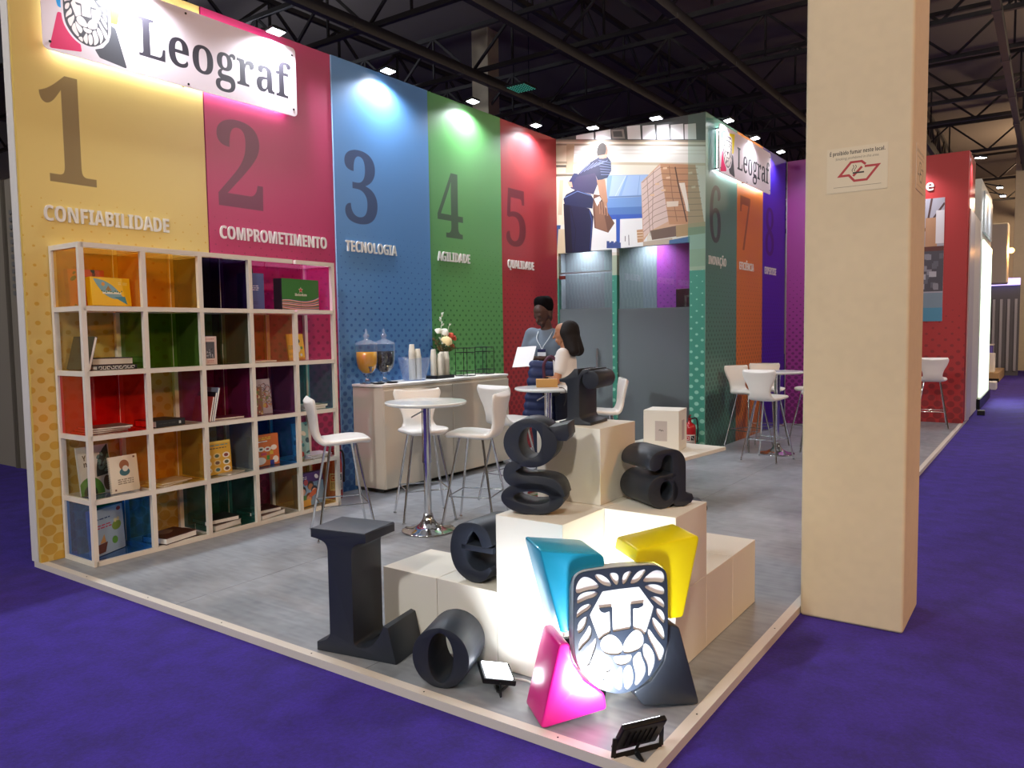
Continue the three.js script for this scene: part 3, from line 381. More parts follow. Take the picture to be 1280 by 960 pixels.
function upright(name, label, category, p, size, turn, lean, tex, side, group) {   // a box or book standing up; its printed face looks to +x, lean tips it backwards
  const [w, h, t] = size, o = thing(name, label, category, p, Math.PI / 2 + turn, group);
  const g = B(w, h, t, 0, h / 2, 0).rotateX(-lean); g.computeBoundingBox(); g.translate(0, -g.boundingBox.min.y, 0);
  obj(name === 'gift_box' ? 'carton' : 'cover', g, matFaces(std(0xffffff, 0.45, { map: tex }), std(side, 0.6), 4), o);
  if (category === 'book') { const pg = B(w - 0.006, h - 0.006, t * 0.72, 0.004, h / 2, 0).rotateX(-lean); pg.translate(0, 0.001, 0); obj('pages', pg, M.paper, o); }
  return o;
}
function lying(name, label, p, size, turn, tex, side, group) { const [w, d, t] = size, o = thing(name, label, 'book', p, turn, group); obj('pages', B(w - 0.006, t * 0.8, d - 0.006, 0, t / 2, 0), M.paper, o); const cv = typeof tex === 'number' ? std(tex, 0.45) : std(0xffffff, 0.45, { map: tex }); obj('cover', [B(w, t * 0.1, d, 0, t * 0.95, 0)], matFaces(cv, std(side, 0.5), 2), o); obj('cover', [B(w, t * 0.1, d, 0, t * 0.05, 0), B(0.003, t, d, -w / 2, t / 2, 0)], std(side, 0.5), o); return o; }
{
  const T1 = cover(320, 210, (x, w, h) => { x.fillStyle = '#f2c812'; x.fillRect(0, 0, w, h); x.fillStyle = '#7fb0c4'; x.beginPath(); x.moveTo(25, 12); x.quadraticCurveTo(190, 10, 285, 200); x.quadraticCurveTo(250, 150, 190, 160); x.quadraticCurveTo(90, 150, 25, 12); x.fill(); x.fillStyle = '#e0a04a'; x.beginPath(); x.arc(100, 50, 14, 0, 7); x.fill(); x.fillStyle = '#b08a4e'; x.beginPath(); x.moveTo(115, 95); x.lineTo(140, 60); x.lineTo(165, 98); x.fill(); x.fillStyle = '#eef0e4'; x.fillRect(90, 108, 150, 14); x.fillStyle = '#3f8fb4'; x.beginPath(); x.moveTo(180, 145); x.lineTo(270, 140); x.lineTo(285, 200); x.fill(); x.fillStyle = '#3c7a3c'; for (let i = 0; i < 10; i++) x.fillRect(80 + i * 18, 96 + (i % 3) * 5, 10, 8); words(x, '#f6e48a', 0.16, w, h, 2, 0.7, 0.95); });
  upright('gift_box', 'yellow carton printed with an island picture in the amber top compartment', 'box', cellAt(0, 0, 0.56, 0.33), [0.31, 0.2, 0.05], 0.16, 0.08, T1, 0xd8b010);
  upright('gift_box', 'orange carton with dark flower print behind the yellow carton', 'box', cellAt(0, 0, 0.34, 0.2), [0.26, 0.26, 0.05], 0.05, 0.06, cover(128, 128, (x, w, h) => { x.fillStyle = '#c2581e'; x.fillRect(0, 0, w, h); blobs(x, w, h, ['#3c2a1e', '#6a3a1c', '#2f3a2a'], 16, 0.03, 0.1); }), 0x9c4414);
  upright('gift_box', 'tall slate blue carton with pale script in the pink top compartment', 'box', cellAt(0, 3, 0.3, 0.25), [0.2, 0.305, 0.09], -0.05, 0, cover(160, 240, (x, w, h) => { x.fillStyle = '#50639a'; x.fillRect(0, 0, w, h); x.fillStyle = '#d9dcea'; words(x, '#d9dcea', 0.34, w, h, 3, 0.3, 0.75); x.fillStyle = '#3a4a7c'; x.fillRect(50, 190, 60, 4); x.fillRect(60, 202, 50, 4); }), 0x46578a);
  const loop = tag(obj('gift_handle', tube([[0.25, 0.305, -0.03], [0.25, 0.34, -0.02], [0.25, 0.345, 0.02], [0.25, 0.305, 0.03]], 0.008, 16), M.black, scene.children.at(-1)), 'black cord loop'); loop.name = 'cord_loop'; loop.position.x = -0.25;
  upright('gift_box', 'green carton with red star and coloured wave stripes in the pink top compartment', 'box', cellAt(0, 3, 1.28, 0.3), [0.45, 0.27, 0.1], 0.1, 0, cover(448, 270, (x, w, h) => { x.fillStyle = '#2f7a2a'; x.fillRect(0, 0, w, h); for (let i = 0; i < 26; i++) { x.strokeStyle = ['#3a4a6a', '#d8d4cc', '#d8784a', '#2c6c3c', '#7a7a8a', '#e0a070'][i % 6]; x.lineWidth = 7; x.beginPath(); x.moveTo(0, 185 + i * 5); x.bezierCurveTo(150, 160 + i * 8, 260, 240 + i * 2, w, 150 + i * 9); x.stroke(); } x.fillStyle = '#2f7a2a'; x.beginPath(); x.moveTo(0, 0); x.lineTo(w, 0); x.lineTo(w, 145); x.bezierCurveTo(300, 190, 160, 175, 0, 180); x.fill(); x.fillStyle = '#e8e4da'; star(x, 225, 95, 30); x.fillStyle = '#c8322c'; star(x, 225, 95, 23); x.fillStyle = '#f2f0e8'; x.font = 'bold 30px serif'; x.textAlign = 'center'; x.fillText('Heineken', 225, 148); x.strokeStyle = '#245c20'; x.lineWidth = 2; x.beginPath(); x.moveTo(225, 0); x.lineTo(225, h); x.stroke(); }), 0x14201a);
  upright('book', 'dark green book leaning at the open end of the clear compartment', 'book', cellAt(1, 0, 0.14, 0.22), [0.3, 0.24, 0.02], -1.57, 0.25, cover(64, 64, (x, w, h) => { x.fillStyle = '#3b3d2c'; x.fillRect(0, 0, w, h); x.fillStyle = '#8a8a70'; x.fillRect(46, 50, 8, 8); }), 0x3a1a2e);
  lying('book', 'black picture book with white block letters on the spine in the clear compartment', cellAt(1, 0, 0.53, 0.29), [0.22, 0.3, 0.03], 0.05, 0x15161a, 0x15161a); { const o = scene.children.at(-1); const t = cover(512, 48, (x, w, h) => { x.fillStyle = '#15161a'; x.fillRect(0, 0, w, h); x.fillStyle = '#f2f2f0'; for (let i = 0; i < 9; i++) { x.strokeStyle = '#f2f2f0'; x.lineWidth = 7; x.strokeRect(26 + i * 52, 8, 34, 30); x.fillStyle = '#15161a'; x.fillRect(24 + i * 52 + (i % 3) * 14, i % 2 ? 2 : 26, 16, 14); } }); obj('spine_print', new THREE.PlaneGeometry(0.296, 0.028).rotateY(Math.PI / 2).translate(0.1115, 0.015, 0), std(0xffffff, 0.4, { map: t }), o); }
  lying('book', 'blue grey book lying on the black picture book', cellAt(1, 0, 0.62, 0.2).map((v, i) => i === 1 ? v + 0.031 : v), [0.2, 0.28, 0.05], -0.12, 0x35506a, 0x4a2438);
  upright('gift_box', 'narrow pink carton with a grey photograph in the dark compartment', 'box', cellAt(1, 2, 0.2, 0.36), [0.125, 0.225, 0.05], 0.12, 0, cover(128, 230, (x, w, h) => { x.fillStyle = '#e6cdc6'; x.fillRect(0, 0, w, h); x.fillStyle = '#5a5a62'; x.fillRect(20, 44, 86, 134); blobs(x, 86, 134, ['#2c2c34', '#8a8a92', '#b8b8c0'], 0, 0, 0); for (let i = 0; i < 40; i++) { x.fillStyle = ['#2b2b33', '#85858d', '#c4c4cc'][i % 3]; x.fillRect(22 + rnd() * 72, 90 + rnd() * 76, 8, 10); } words(x, '#c07a70', 0.08, w, h, 1, 0.2, 0.8); words(x, '#c07a70', 0.84, w, h, 2, 0.25, 0.75); }), 0xc8aaa4);
  upright('gift_box', 'low dark carton behind the narrow pink carton', 'box', cellAt(1, 2, 0.25, 0.22), [0.16, 0.235, 0.1], 0.05, 0, cover(64, 96, (x, w, h) => { x.fillStyle = '#15161a'; x.fillRect(0, 0, w, h); x.fillStyle = '#b05a3c'; x.fillRect(14, 10, 6, 12); x.fillRect(30, 6, 6, 14); x.fillStyle = '#d8d4cc'; x.fillRect(4, 14, 14, 3); }), 0x101115);
  lying('book', 'thin cream brochure lying in the honey coloured compartment', cellAt(1, 3, 0.36, 0.26), [0.2, 0.27, 0.012], 0.1, 0xcfc4ae, 0xcfc4ae);
  upright('book', 'yellow children\'s book with a cartoon girl drawing in the clear compartment', 'book', cellAt(1, 4, 0.27, 0.28), [0.2, 0.235, 0.012], 0.1, 0.12, cover(180, 220, (x, w, h) => { x.fillStyle = '#efc233'; x.fillRect(0, 0, w, h); x.fillStyle = '#33251c'; for (const [a, b] of [[95, 55], [122, 60], [108, 80]]) { x.beginPath(); x.arc(a, b, 17, 0, 7); x.fill(); } x.fillStyle = '#f1e6d2'; x.beginPath(); x.ellipse(112, 122, 26, 34, 0, 0, 7); x.fill(); x.fillStyle = '#9a6a48'; x.beginPath(); x.arc(104, 92, 15, 0, 7); x.fill(); words(x, '#4f8a94', 0.44, w, h, 3, 0.05, 0.42); x.fillStyle = '#6aa03c'; x.beginPath(); x.arc(152, 118, 13, 0, 7); x.fill(); x.fillStyle = '#d98a2c'; x.fillRect(0, 200, w, 20); x.fillStyle = '#f6f2e6'; x.beginPath(); x.arc(142, 178, 13, 0, 7); x.fill(); words(x, '#8a7a4a', 0.72, w, h, 2, 0.05, 0.6); }), 0xcaa028);
  for (const [k, c] of [[0, 0x8a4636], [1, 0xb98a4c], [2, 0x6a6a62]]) lying('magazine', ['dark red magazine at the foot of the pile in the red compartment', 'tan magazine in the pile in the red compartment', 'grey magazine on top of the pile in the red compartment'][k], cellAt(2, 0, 0.4 + 0.03 * k, 0.24 + 0.012 * k).map((v, i) => i === 1 ? v + 0.0145 * k : v), [0.22, 0.3, 0.013], 0.12 - 0.1 * k, c, 0x4a342c);
  lying('book', 'thick black book with pale spine lettering in the clear compartment under the green one', cellAt(2, 1, 0.36, 0.28), [0.24, 0.26, 0.052], 0.12, 0x17181b, 0x17181b); { const o = scene.children.at(-1); obj('spine_print', new THREE.PlaneGeometry(0.255, 0.045).rotateY(Math.PI / 2).translate(0.1215, 0.026, 0), std(0xffffff, 0.5, { map: cover(256, 48, (x, w, h) => { x.fillStyle = '#17181b'; x.fillRect(0, 0, w, h); words(x, '#a9a9a4', 0.45, w, h, 1, 0.1, 0.7); x.fillStyle = '#c8c8c2'; x.fillRect(200, 14, 18, 22); }) }), o); }
  for (const [k, c] of [[0, 0xc4574a], [1, 0x1c1f2a], [2, 0x93a4c0]]) upright('book', ['coral red thin book leaning in the dark magenta compartment', 'black thin book leaning in the dark magenta compartment', 'pale blue thin book leaning in the dark magenta compartment'][k], 'book', cellAt(2, 2, 0.09 + 0.04 * k, 0.3), [0.24, 0.2 + 0.035 * k, 0.014], -1.57, 0.22, cover(16, 16, (x) => { x.fillStyle = '#' + c.toString(16).padStart(6, '0'); x.fillRect(0, 0, 16, 16); }), c);
  lying('book', 'thin cream booklet lying in the dark magenta compartment', cellAt(2, 2, 0.62, 0.25), [0.2, 0.26, 0.012], -0.1, 0x7a2a4a, 0xcabfae);
  upright('book', 'grey book cover with coloured ink drawing in the purple compartment', 'book', cellAt(2, 3, 0.34, 0.3), [0.26, 0.3, 0.014], 0.1, 0.1, cover(200, 240, (x, w, h) => { x.fillStyle = '#b3a6ae'; x.fillRect(0, 0, w, h); for (let i = 0; i < 34; i++) { x.strokeStyle = ['#4a4450', '#6a5a60', '#8a4a48', '#a08440'][i % 4]; x.lineWidth = 4; x.beginPath(); x.arc(rr(40, 180), rr(30, 200), rr(8, 30), rr(0, 6), rr(6, 9)); x.stroke(); } blobs(x, w, h, ['#a85a4a', '#c0a050', '#6a7a4a', '#b08060'], 14, 0.03, 0.1, 0.4, 0.95); }), 0x8a7e86);
  upright('book', 'narrow patterned book beside the ink drawing cover in the purple compartment', 'book', cellAt(2, 3, 0.2, 0.34), [0.14, 0.24, 0.014], 0.25, 0.05, cover(100, 200, (x, w, h) => { x.fillStyle = '#8a6a54'; x.fillRect(0, 0, w, h); blobs(x, w, h, ['#c8a848', '#7a8a3c', '#a8503c', '#d8c8a0'], 26, 0.05, 0.16); }), 0x6a4a3c);
  for (let k = 0; k < 2; k++) lying('book', ['pale book at the foot of the pair in the teal compartment', 'cream book on top of the pair in the teal compartment'][k], cellAt(2, 4, 0.52 + 0.05 * k, 0.27).map((v, i) => i === 1 ? v + 0.02 * k : v), [0.2, 0.26, 0.018], 0.08 - 0.1 * k, 0xbfae90, 0xcfc6b4);
  upright('book', 'large white book with green leaf and dark photographs in the clear compartment', 'book', cellAt(3, 0, 0.335, 0.22), [0.26, 0.35, 0.012], 0.2, 0.12, cover(220, 290, (x, w, h) => { x.fillStyle = '#cfcfc8'; x.fillRect(0, 0, w, h); x.fillStyle = '#2f3a3c'; x.beginPath(); x.moveTo(212, 0); x.quadraticCurveTo(120, 60, 118, 190); x.lineTo(218, 180); x.closePath(); x.fill(); x.fillStyle = '#5f7f7c'; for (let i = 0; i < 16; i++) { x.beginPath(); x.ellipse(rr(140, 210), rr(50, 170), 9, 15, rr(0, 3), 0, 7); x.fill(); } x.fillStyle = '#4f8a3a'; x.beginPath(); x.ellipse(70, 285, 90, 100, 0, 0, 7); x.fill(); x.fillStyle = '#2c3a24'; x.beginPath(); x.arc(65, 280, 46, 0, 7); x.fill(); x.fillStyle = '#5a4a3a'; x.beginPath(); x.ellipse(185, 235, 26, 46, 0, 0, 7); x.fill(); x.fillStyle = '#7a9a7a'; x.beginPath(); x.ellipse(80, 165, 12, 24, -0.4, 0, 7); x.fill(); x.fillStyle = '#23262a'; x.font = 'bold 44px sans-serif'; x.fillText('Y', 34, 84); x.fillText('n', 36, 122); }), 0xb8b8b0);
  { const o = upright('spiral_notebook', 'cream spiral bound notebook with a round picture on its cover in the clear compartment', 'notebook', cellAt(3, 0, 0.66, 0.33), [0.225, 0.265, 0.016], 0.12, 0.1, cover(200, 240, (x, w, h) => { x.fillStyle = '#efe6d2'; x.fillRect(0, 0, w, h); x.fillStyle = '#a0643c'; x.beginPath(); x.arc(104, 62, 34, 0, 7); x.fill(); x.fillStyle = '#3a6a74'; x.beginPath(); x.ellipse(104, 108, 36, 26, 0, 0, 7); x.fill(); x.fillStyle = '#e6e4da'; x.beginPath(); x.arc(110, 86, 20, 0, 7); x.fill(); words(x, '#8a7a66', 0.64, w, h, 3, 0.25, 0.8); x.fillStyle = '#7a5a4a'; x.fillRect(24, 214, 12, 12); x.fillRect(170, 10, 14, 12); }), 0xd8ccb4); for (let i = 0; i < 16; i++) obj('coil', new THREE.TorusGeometry(0.009, 0.0016, 5, 10).rotateX(Math.PI / 2).translate(-0.1125, 0.018 + i * 0.0155, -(0.018 + i * 0.0155) * 0.1), M.steel, o); }
  for (let k = 0; k < 2; k++) lying('brochure', ['cream brochure lying in the amber compartment under the thick black book', 'pale folded brochure on the cream one in the amber compartment'][k], cellAt(3, 1, 0.4 + 0.1 * k, 0.28 - 0.02 * k).map((v, i) => i === 1 ? v + 0.009 * k : v), [0.2, 0.27, 0.008], 0.35 - 0.25 * k, 0xd0b890, 0xd8cbb0);
  const grid = (bg, hd, t1, t2) => cover(200, 220, (x, w, h) => { x.fillStyle = bg; x.fillRect(0, 0, w, h); x.fillStyle = hd; x.fillRect(0, 0, w, 14); words(x, t1, 0.11, w, h, 1, 0.08, 0.9); words(x, t2, 0.2, w, h, 1, 0.15, 0.85); for (let i = 0; i < 9; i++) { x.fillStyle = ['#e8e2cc', '#d9c28a', '#efeadb'][i % 3]; x.beginPath(); x.ellipse(35 + (i % 3) * 65, 98 + Math.floor(i / 3) * 46, 26, 19, 0, 0, 7); x.fill(); x.fillStyle = ['#6a4a34', '#4a5a3c', '#8a3c34', '#3f6a72'][i % 4]; x.beginPath(); x.ellipse(35 + (i % 3) * 65, 98 + Math.floor(i / 3) * 46, 15, 11, 0, 0, 7); x.fill(); } });
  upright('game_box', 'yellow game box with rows of small pictures in the pale grey compartment', 'box', cellAt(3, 2, 0.36, 0.3), [0.27, 0.27, 0.04], 0.05, 0.07, grid('#d9a92e', '#e6c858', '#3f8a9a', '#4a4038'), 0xb0862a);
  lying('brochure', 'cream brochure lying in the pale grey compartment', cellAt(3, 2, 0.6, 0.33), [0.14, 0.2, 0.008], 0.4, 0xc8bfae, 0xd0c8b8);
  upright('game_box', 'orange game box with speech bubbles and cartoon pictures in the blue compartment', 'box', cellAt(3, 3, 0.38, 0.3), [0.3, 0.27, 0.05], 0.08, 0.05, cover(240, 216, (x, w, h) => { x.fillStyle = '#d8702e'; x.fillRect(0, 0, w, h); words(x, '#e6d23c', 0.08, w, h, 2, 0.05, 0.72); x.fillStyle = '#dfe8ee'; x.fillRect(12, 44, 130, 6); for (const [a, b, r, s] of [[82, 98, 30, 17], [140, 102, 30, 17], [196, 96, 28, 18], [30, 122, 24, 20], [70, 178, 50, 26], [206, 180, 26, 24]]) { x.fillStyle = '#f0e6d8'; x.beginPath(); x.ellipse(a, b, r, s, 0, 0, 7); x.fill(); } x.fillStyle = '#3a5a4a'; x.fillRect(70, 92, 26, 12); x.fillStyle = '#b03a3c'; x.fillRect(128, 96, 24, 12); x.fillStyle = '#c0445c'; x.fillRect(80, 124, 50, 18); x.fillStyle = '#e6b83c'; x.fillRect(158, 116, 30, 26); x.fillStyle = '#5a9a3c'; x.fillRect(128, 146, 26, 30); x.fillStyle = '#2f3a8a'; x.fillRect(156, 182, 36, 34); }), 0xb4561e);
  upright('book', 'pale teal picture book with red and white figures at the end of the clear compartment', 'book', cellAt(3, 4, 0.28, 0.3), [0.2, 0.33, 0.012], 0.1, 0.08, cover(120, 200, (x, w, h) => { x.fillStyle = '#8fb8b6'; x.fillRect(0, 0, w, h); blobs(x, w, h, ['#3f8a94', '#b84a3c', '#e6e0cc', '#2f4a54', '#c8a868'], 24, 0.06, 0.16); }), 0x7aa0a0);
  for (let k = 0; k < 3; k++) lying('magazine', ['white magazine at the foot of the fanned pile in the clear compartment', 'lilac grey magazine in the middle of the fanned pile', 'pale pink magazine on top of the fanned pile'][k], cellAt(3, 4, 0.6 + 0.02 * k, 0.27).map((v, i) => i === 1 ? v + 0.011 * k : v), [0.21, 0.26, 0.009], 0.25 - 0.2 * k, [0xd8d4d8, 0xb8aab8, 0xd8c8d0][k], 0xdad6da);
  upright('gift_box', 'pale blue food carton with salad and turtle pictures in the blue bottom compartment', 'box', cellAt(4, 0, 0.42, 0.25), [0.3, 0.33, 0.06], 0.42, 0.05, cover(240, 270, (x, w, h) => { x.fillStyle = '#9db4c8'; x.fillRect(0, 0, w, h); words(x, '#2f4a7c', 0.2, w, h, 1, 0.08, 0.55); words(x, '#b8405c', 0.34, w, h, 2, 0.08, 0.58); x.fillStyle = '#b84a44'; x.beginPath(); x.ellipse(205, 24, 18, 12, 0, 0, 7); x.fill(); x.fillStyle = '#7c9a3c'; x.beginPath(); x.ellipse(180, 120, 38, 28, -0.1, 0, 7); x.fill(); x.fillStyle = '#d0cc9a'; x.beginPath(); x.arc(172, 90, 12, 0, 7); x.arc(196, 86, 12, 0, 7); x.fill(); x.fillStyle = '#6a3a24'; x.beginPath(); x.moveTo(10, 205); x.lineTo(98, 200); x.lineTo(74, 256); x.lineTo(22, 258); x.fill(); x.fillStyle = '#c89a5c'; x.beginPath(); x.moveTo(36, 200); x.lineTo(74, 150); x.lineTo(84, 200); x.fill(); x.fillStyle = '#5f9a3c'; x.beginPath(); x.ellipse(158, 205, 24, 22, 0.4, 0, 7); x.fill(); }), 0x7a90a4);
  upright('gift_box', 'green carton with a dark dome print behind the pale blue food carton', 'box', cellAt(4, 0, 0.42, 0.12), [0.3, 0.37, 0.05], 0.15, 0.05, cover(160, 180, (x, w, h) => { x.fillStyle = '#1f7a52'; x.fillRect(0, 0, w, h); x.fillStyle = '#1c2028'; x.beginPath(); x.arc(70, 90, 46, 3.14, 6.28); x.fill(); }), 0x195c40);
  const atlas = cover(128, 128, (x, w, h) => { x.fillStyle = '#4a2420'; x.fillRect(0, 0, w, h); x.fillStyle = '#8a7468'; x.beginPath(); x.moveTo(0, 40); x.quadraticCurveTo(50, 20, 70, 70); x.quadraticCurveTo(60, 100, 0, 110); x.fill(); });
  lying('book', 'thick maroon covered book lying in the clear bottom compartment', cellAt(4, 1, 0.42, 0.3), [0.24, 0.3, 0.05], 0.22, atlas, 0x3c1c1a);
  lying('book', 'thick white edged book at the foot of the pair in the dark green compartment', cellAt(4, 2, 0.38, 0.28), [0.22, 0.28, 0.045], 0.2, atlas, 0xcfc8bc); lying('book', 'dark covered book on top of the pair in the dark green compartment', cellAt(4, 2, 0.36, 0.26).map((v, i) => i === 1 ? v + 0.046 : v), [0.22, 0.29, 0.035], -0.08, 0x26282c, 0x26282c);
  lying('book', 'white edged book at the foot of the pair in the clear bottom compartment', cellAt(4, 3, 0.36, 0.28), [0.22, 0.29, 0.035], 0.22, 0x6a4438, 0xd2cabc); lying('book', 'brown grey book on top of the pair in the clear bottom compartment', cellAt(4, 3, 0.3, 0.25).map((v, i) => i === 1 ? v + 0.036 : v), [0.22, 0.3, 0.03], -0.05, atlas, 0x5a5450);
  upright('game_box', 'purple board game box with cartoon children in the honey bottom compartment', 'box', cellAt(4, 4, 0.42, 0.31), [0.33, 0.3, 0.06], 0.12, 0.06, cover(240, 220, (x, w, h) => { x.fillStyle = '#7c9ab8'; x.fillRect(0, 0, w, h); x.fillStyle = '#4a2a6c'; x.fillRect(0, 0, w, 66); words(x, '#efe6ea', 0.1, w, h, 2, 0.03, 0.36); x.fillStyle = '#efe6ea'; x.beginPath(); x.ellipse(178, 34, 20, 14, 0.6, 0, 7); x.fill(); for (const [a, b, c, s] of [[44, 118, '#d8a48a', '#23201e'], [118, 92, '#a06a48', '#2a1c18'], [150, 128, '#e0b090', '#2a2a3a'], [96, 168, '#c88a68', '#6a3a20']]) { x.fillStyle = s; x.beginPath(); x.arc(a, b - 6, 30, 0, 7); x.fill(); x.fillStyle = c; x.beginPath(); x.arc(a, b + 4, 23, 0, 7); x.fill(); } x.fillStyle = '#5a8a4a'; x.fillRect(14, 146, 60, 30); x.fillStyle = '#c0603a'; x.beginPath(); x.ellipse(138, 140, 46, 18, -0.4, 0, 7); x.fill(); x.fillStyle = '#d8a03c'; x.fillRect(0, 176, 110, 44); x.fillStyle = '#b84a4a'; x.beginPath(); x.arc(76, 62, 20, 0, 7); x.fill(); }), 0x4a2f68);
}
function star(x, cx, cy, r) { x.beginPath(); for (let i = 0; i < 10; i++) { const a = -Math.PI / 2 + i * Math.PI / 5, q = i % 2 ? r * 0.42 : r; x.lineTo(cx + q * Math.cos(a), cy + q * Math.sin(a)); } x.closePath(); x.fill(); }

// ---------------------------------------------------------------- serving counter and what stands on it
const CT = 1.09, CZ0 = -3.0, CZ1 = -5.14, CX = 0.455;
{
  const o = thing('serving_counter', 'long cream serving counter with white top along the blue and green panels', 'counter', [0, 0, 0]), len = CZ0 - CZ1;
  obj('body', RB(CX - 0.03, CT - 0.07, len - 0.012, 0.004, CX / 2 + 0.008, (CT + 0.02) / 2 - 0.005, (CZ0 + CZ1) / 2), std(0xd3c8b6, 0.45), o);
  obj('plinth', B(CX - 0.1, 0.035, len - 0.08, CX / 2 - 0.01, 0.0175, (CZ0 + CZ1) / 2), std(0x3a3835, 0.7), o);
  obj('top', RB(CX - 0.022, 0.026, len + 0.01, 0.004, CX / 2 + 0.013, CT - 0.013, (CZ0 + CZ1) / 2), M.white, o);
  for (let i = 0; i < 2; i++) obj('door', RB(0.016, CT - 0.1, len / 2 - 0.012, 0.003, CX + 0.003, (CT + 0.0) / 2 - 0.006, CZ0 - len * (i + 0.5) / 2), std(0xd3c8b6, 0.42), o);
}
const cz = (u, x = 0.17) => on(u, 470, 'x', x)[2];
function dispenser(label, z, juice) {
  const o = thing('drink_dispenser', label, 'dispenser', [0.15, CT, z]);
  obj('foot', lathe([[0, 0.0], [0.075, 0.0], [0.078, 0.008], [0.03, 0.02], [0.016, 0.05], [0.018, 0.085], [0.045, 0.1], [0, 0.102]]), phys(0xffffff, 0.02, { transmission: 1, thickness: 0.02, ior: 1.45 }), o);
  obj('drink', lathe([[0, 0.106], [0.05, 0.112], [0.09, 0.16], [0.103, 0.23], [0.106, 0.325], [0, 0.325]]), phys(juice, 0.12, { clearcoat: 0.6 }), o);
  obj('jar', lathe([[0.055, 0.104], [0.096, 0.155], [0.111, 0.23], [0.114, 0.4], [0.117, 0.404]]), pane(0xf2f7fc, 0.05, { transmission: 0.97 }), o);
  obj('lid', lathe([[0.12, 0.4], [0.116, 0.41], [0.08, 0.43], [0.035, 0.445], [0.02, 0.46], [0.034, 0.48], [0.03, 0.5], [0.012, 0.515], [0.015, 0.53], [0.005, 0.56], [0, 0.562]]), pane(0xeaf1fa, 0.08, { transmission: 0.86 }), o);
  const t = obj('tap', [rod([0.1, 0.165, 0], [0.165, 0.165, 0], 0.012), rod([0.158, 0.13, 0], [0.158, 0.175, 0], 0.012), rod([0.155, 0.175, -0.02], [0.155, 0.175, 0.02], 0.007)], M.chrome, o); t.rotation.y = -0.55; return o;
}
dispenser('glass drink dispenser on a stem full of orange juice', cz(459, 0.15), 0xe2a312); dispenser('glass drink dispenser on a stem full of dark juice', cz(480, 0.15) - 0.01, 0x120c14);
for (const [u, l] of [[473, 'small black drip dish under the orange juice dispenser'], [490, 'small black drip dish under the dark juice dispenser']]) tag(obj('drip_dish', lathe([[0, 0.002], [0.05, 0.002], [0.066, 0.014], [0.062, 0.014], [0.048, 0.006], [0, 0.006]]), M.black), l, 'dish').position.set(0.32, CT, cz(u, 0.32));
const BK = [0.22, CT, cz(518, 0.22)];
{
  const o = thing('ice_bucket', 'clear faceted plastic ice bucket full of paper cups', 'bucket', BK), prof = [[0.115, 0.003], [0.125, 0.02], [0.165, 0.2], [0.178, 0.225]], g = []; const n = 36, m = 12;
  const pos = [], idx = []; for (let j = 0; j <= m; j++) for (let i = 0; i <= n; i++) { const t = j / m, a = (i + (j % 2) * 0.5) / n * 2 * Math.PI, r = 0.118 + 0.058 * Math.pow(t, 0.9) + ((i + j) % 2 ? 0.0025 : -0.0015); pos.push(r * Math.cos(a), 0.004 + t * 0.235 + (j === m ? 0.012 * Math.cos(2 * a) : 0), r * Math.sin(a)); }
  for (let j = 0; j < m; j++) for (let i = 0; i < n; i++) { const a = j * (n + 1) + i, b = a + 1, c = a + n + 1, d = c + 1; idx.push(a, c, b, b, c, d); }
  const bg = new THREE.BufferGeometry(); bg.setAttribute('position', new THREE.Float32BufferAttribute(pos, 3)); bg.setIndex(idx); const bgf = bg.toNonIndexed(); bgf.computeVertexNormals();
  obj('wall', bgf, pane(0xe6eefc, 0.16, { transmission: 0.86 }), o); obj('base', Cy(0.117, 0.117, 0.006, 0, 0.003, 0, 32), pane(0xe6eeff, 0.1), o);
  for (const s of [-1, 1]) obj('handle', tube([[0.14 * 0, 0.225, s * 0.165], [0.03, 0.245, s * 0.2], [0, 0.25, s * 0.21], [-0.03, 0.245, s * 0.2], [0, 0.225, s * 0.165]], 0.007, 24), pane(0xeaf2ff, 0.05), o);
}
const cupGeo = lathe([[0, 0.001], [0.024, 0.001], [0.0255, 0.004], [0.0345, 0.078], [0.0375, 0.08], [0.037, 0.083], [0.0345, 0.082], [0.033, 0.078], [0.0235, 0.006], [0, 0.005]], 20), cupMat = std(0xe9dfcc, 0.6);
function cups(x, y, z, n, label, group) { if (n === 19 || n === 15) label = label.replace('a stack', 'the tallest stack'); else if (n === 14 || n === 12) label = label.replace('a stack', 'the shortest stack'); for (let i = 0; i < n; i++) { const m = tag(obj('paper_cup', cupGeo, cupMat), label, 'cup', group); m.position.set(x, y + (n - 1 - i) * 0.0165, z); m.rotation.x = Math.PI; m.position.y += 0.083; } }
for (const [dx, dz, n, y] of [[0.03, 0.07, 19, 0.01], [0.055, -0.012, 16, 0.01], [-0.035, 0.0, 17, 0.01], [0.0, -0.08, 14, 0.01]]) cups(BK[0] + dx * 0.85, CT + y, BK[2] + dz * 0.85, n, 'white paper cup nested in a stack inside the clear ice bucket', 'paper cups in the ice bucket');
const TR = [0.25, CT, cz(550, 0.25)];
{ const o = thing('cup_tray', 'black tray with a tall back holding stacks of paper cups', 'tray', TR); obj('base', [RB(0.17, 0.012, 0.3, 0.003, 0, 0.006, 0), B(0.17, 0.03, 0.008, 0, 0.022, 0.146), B(0.17, 0.03, 0.008, 0, 0.022, -0.146), B(0.008, 0.03, 0.3, 0.081, 0.022, 0)], M.black, o); obj('back_post', B(0.012, 0.3, 0.012, -0.07, 0.15, -0.13), M.black, o); }
for (const [dx, dz, n] of [[0.0, 0.105, 15], [0.03, 0.03, 12], [-0.01, -0.045, 13], [0.0, -0.115, 13]]) cups(TR[0] + dx, CT + 0.013, TR[2] + dz, n, 'cream paper cup nested in a stack on the black tray', 'paper cups on the black tray');
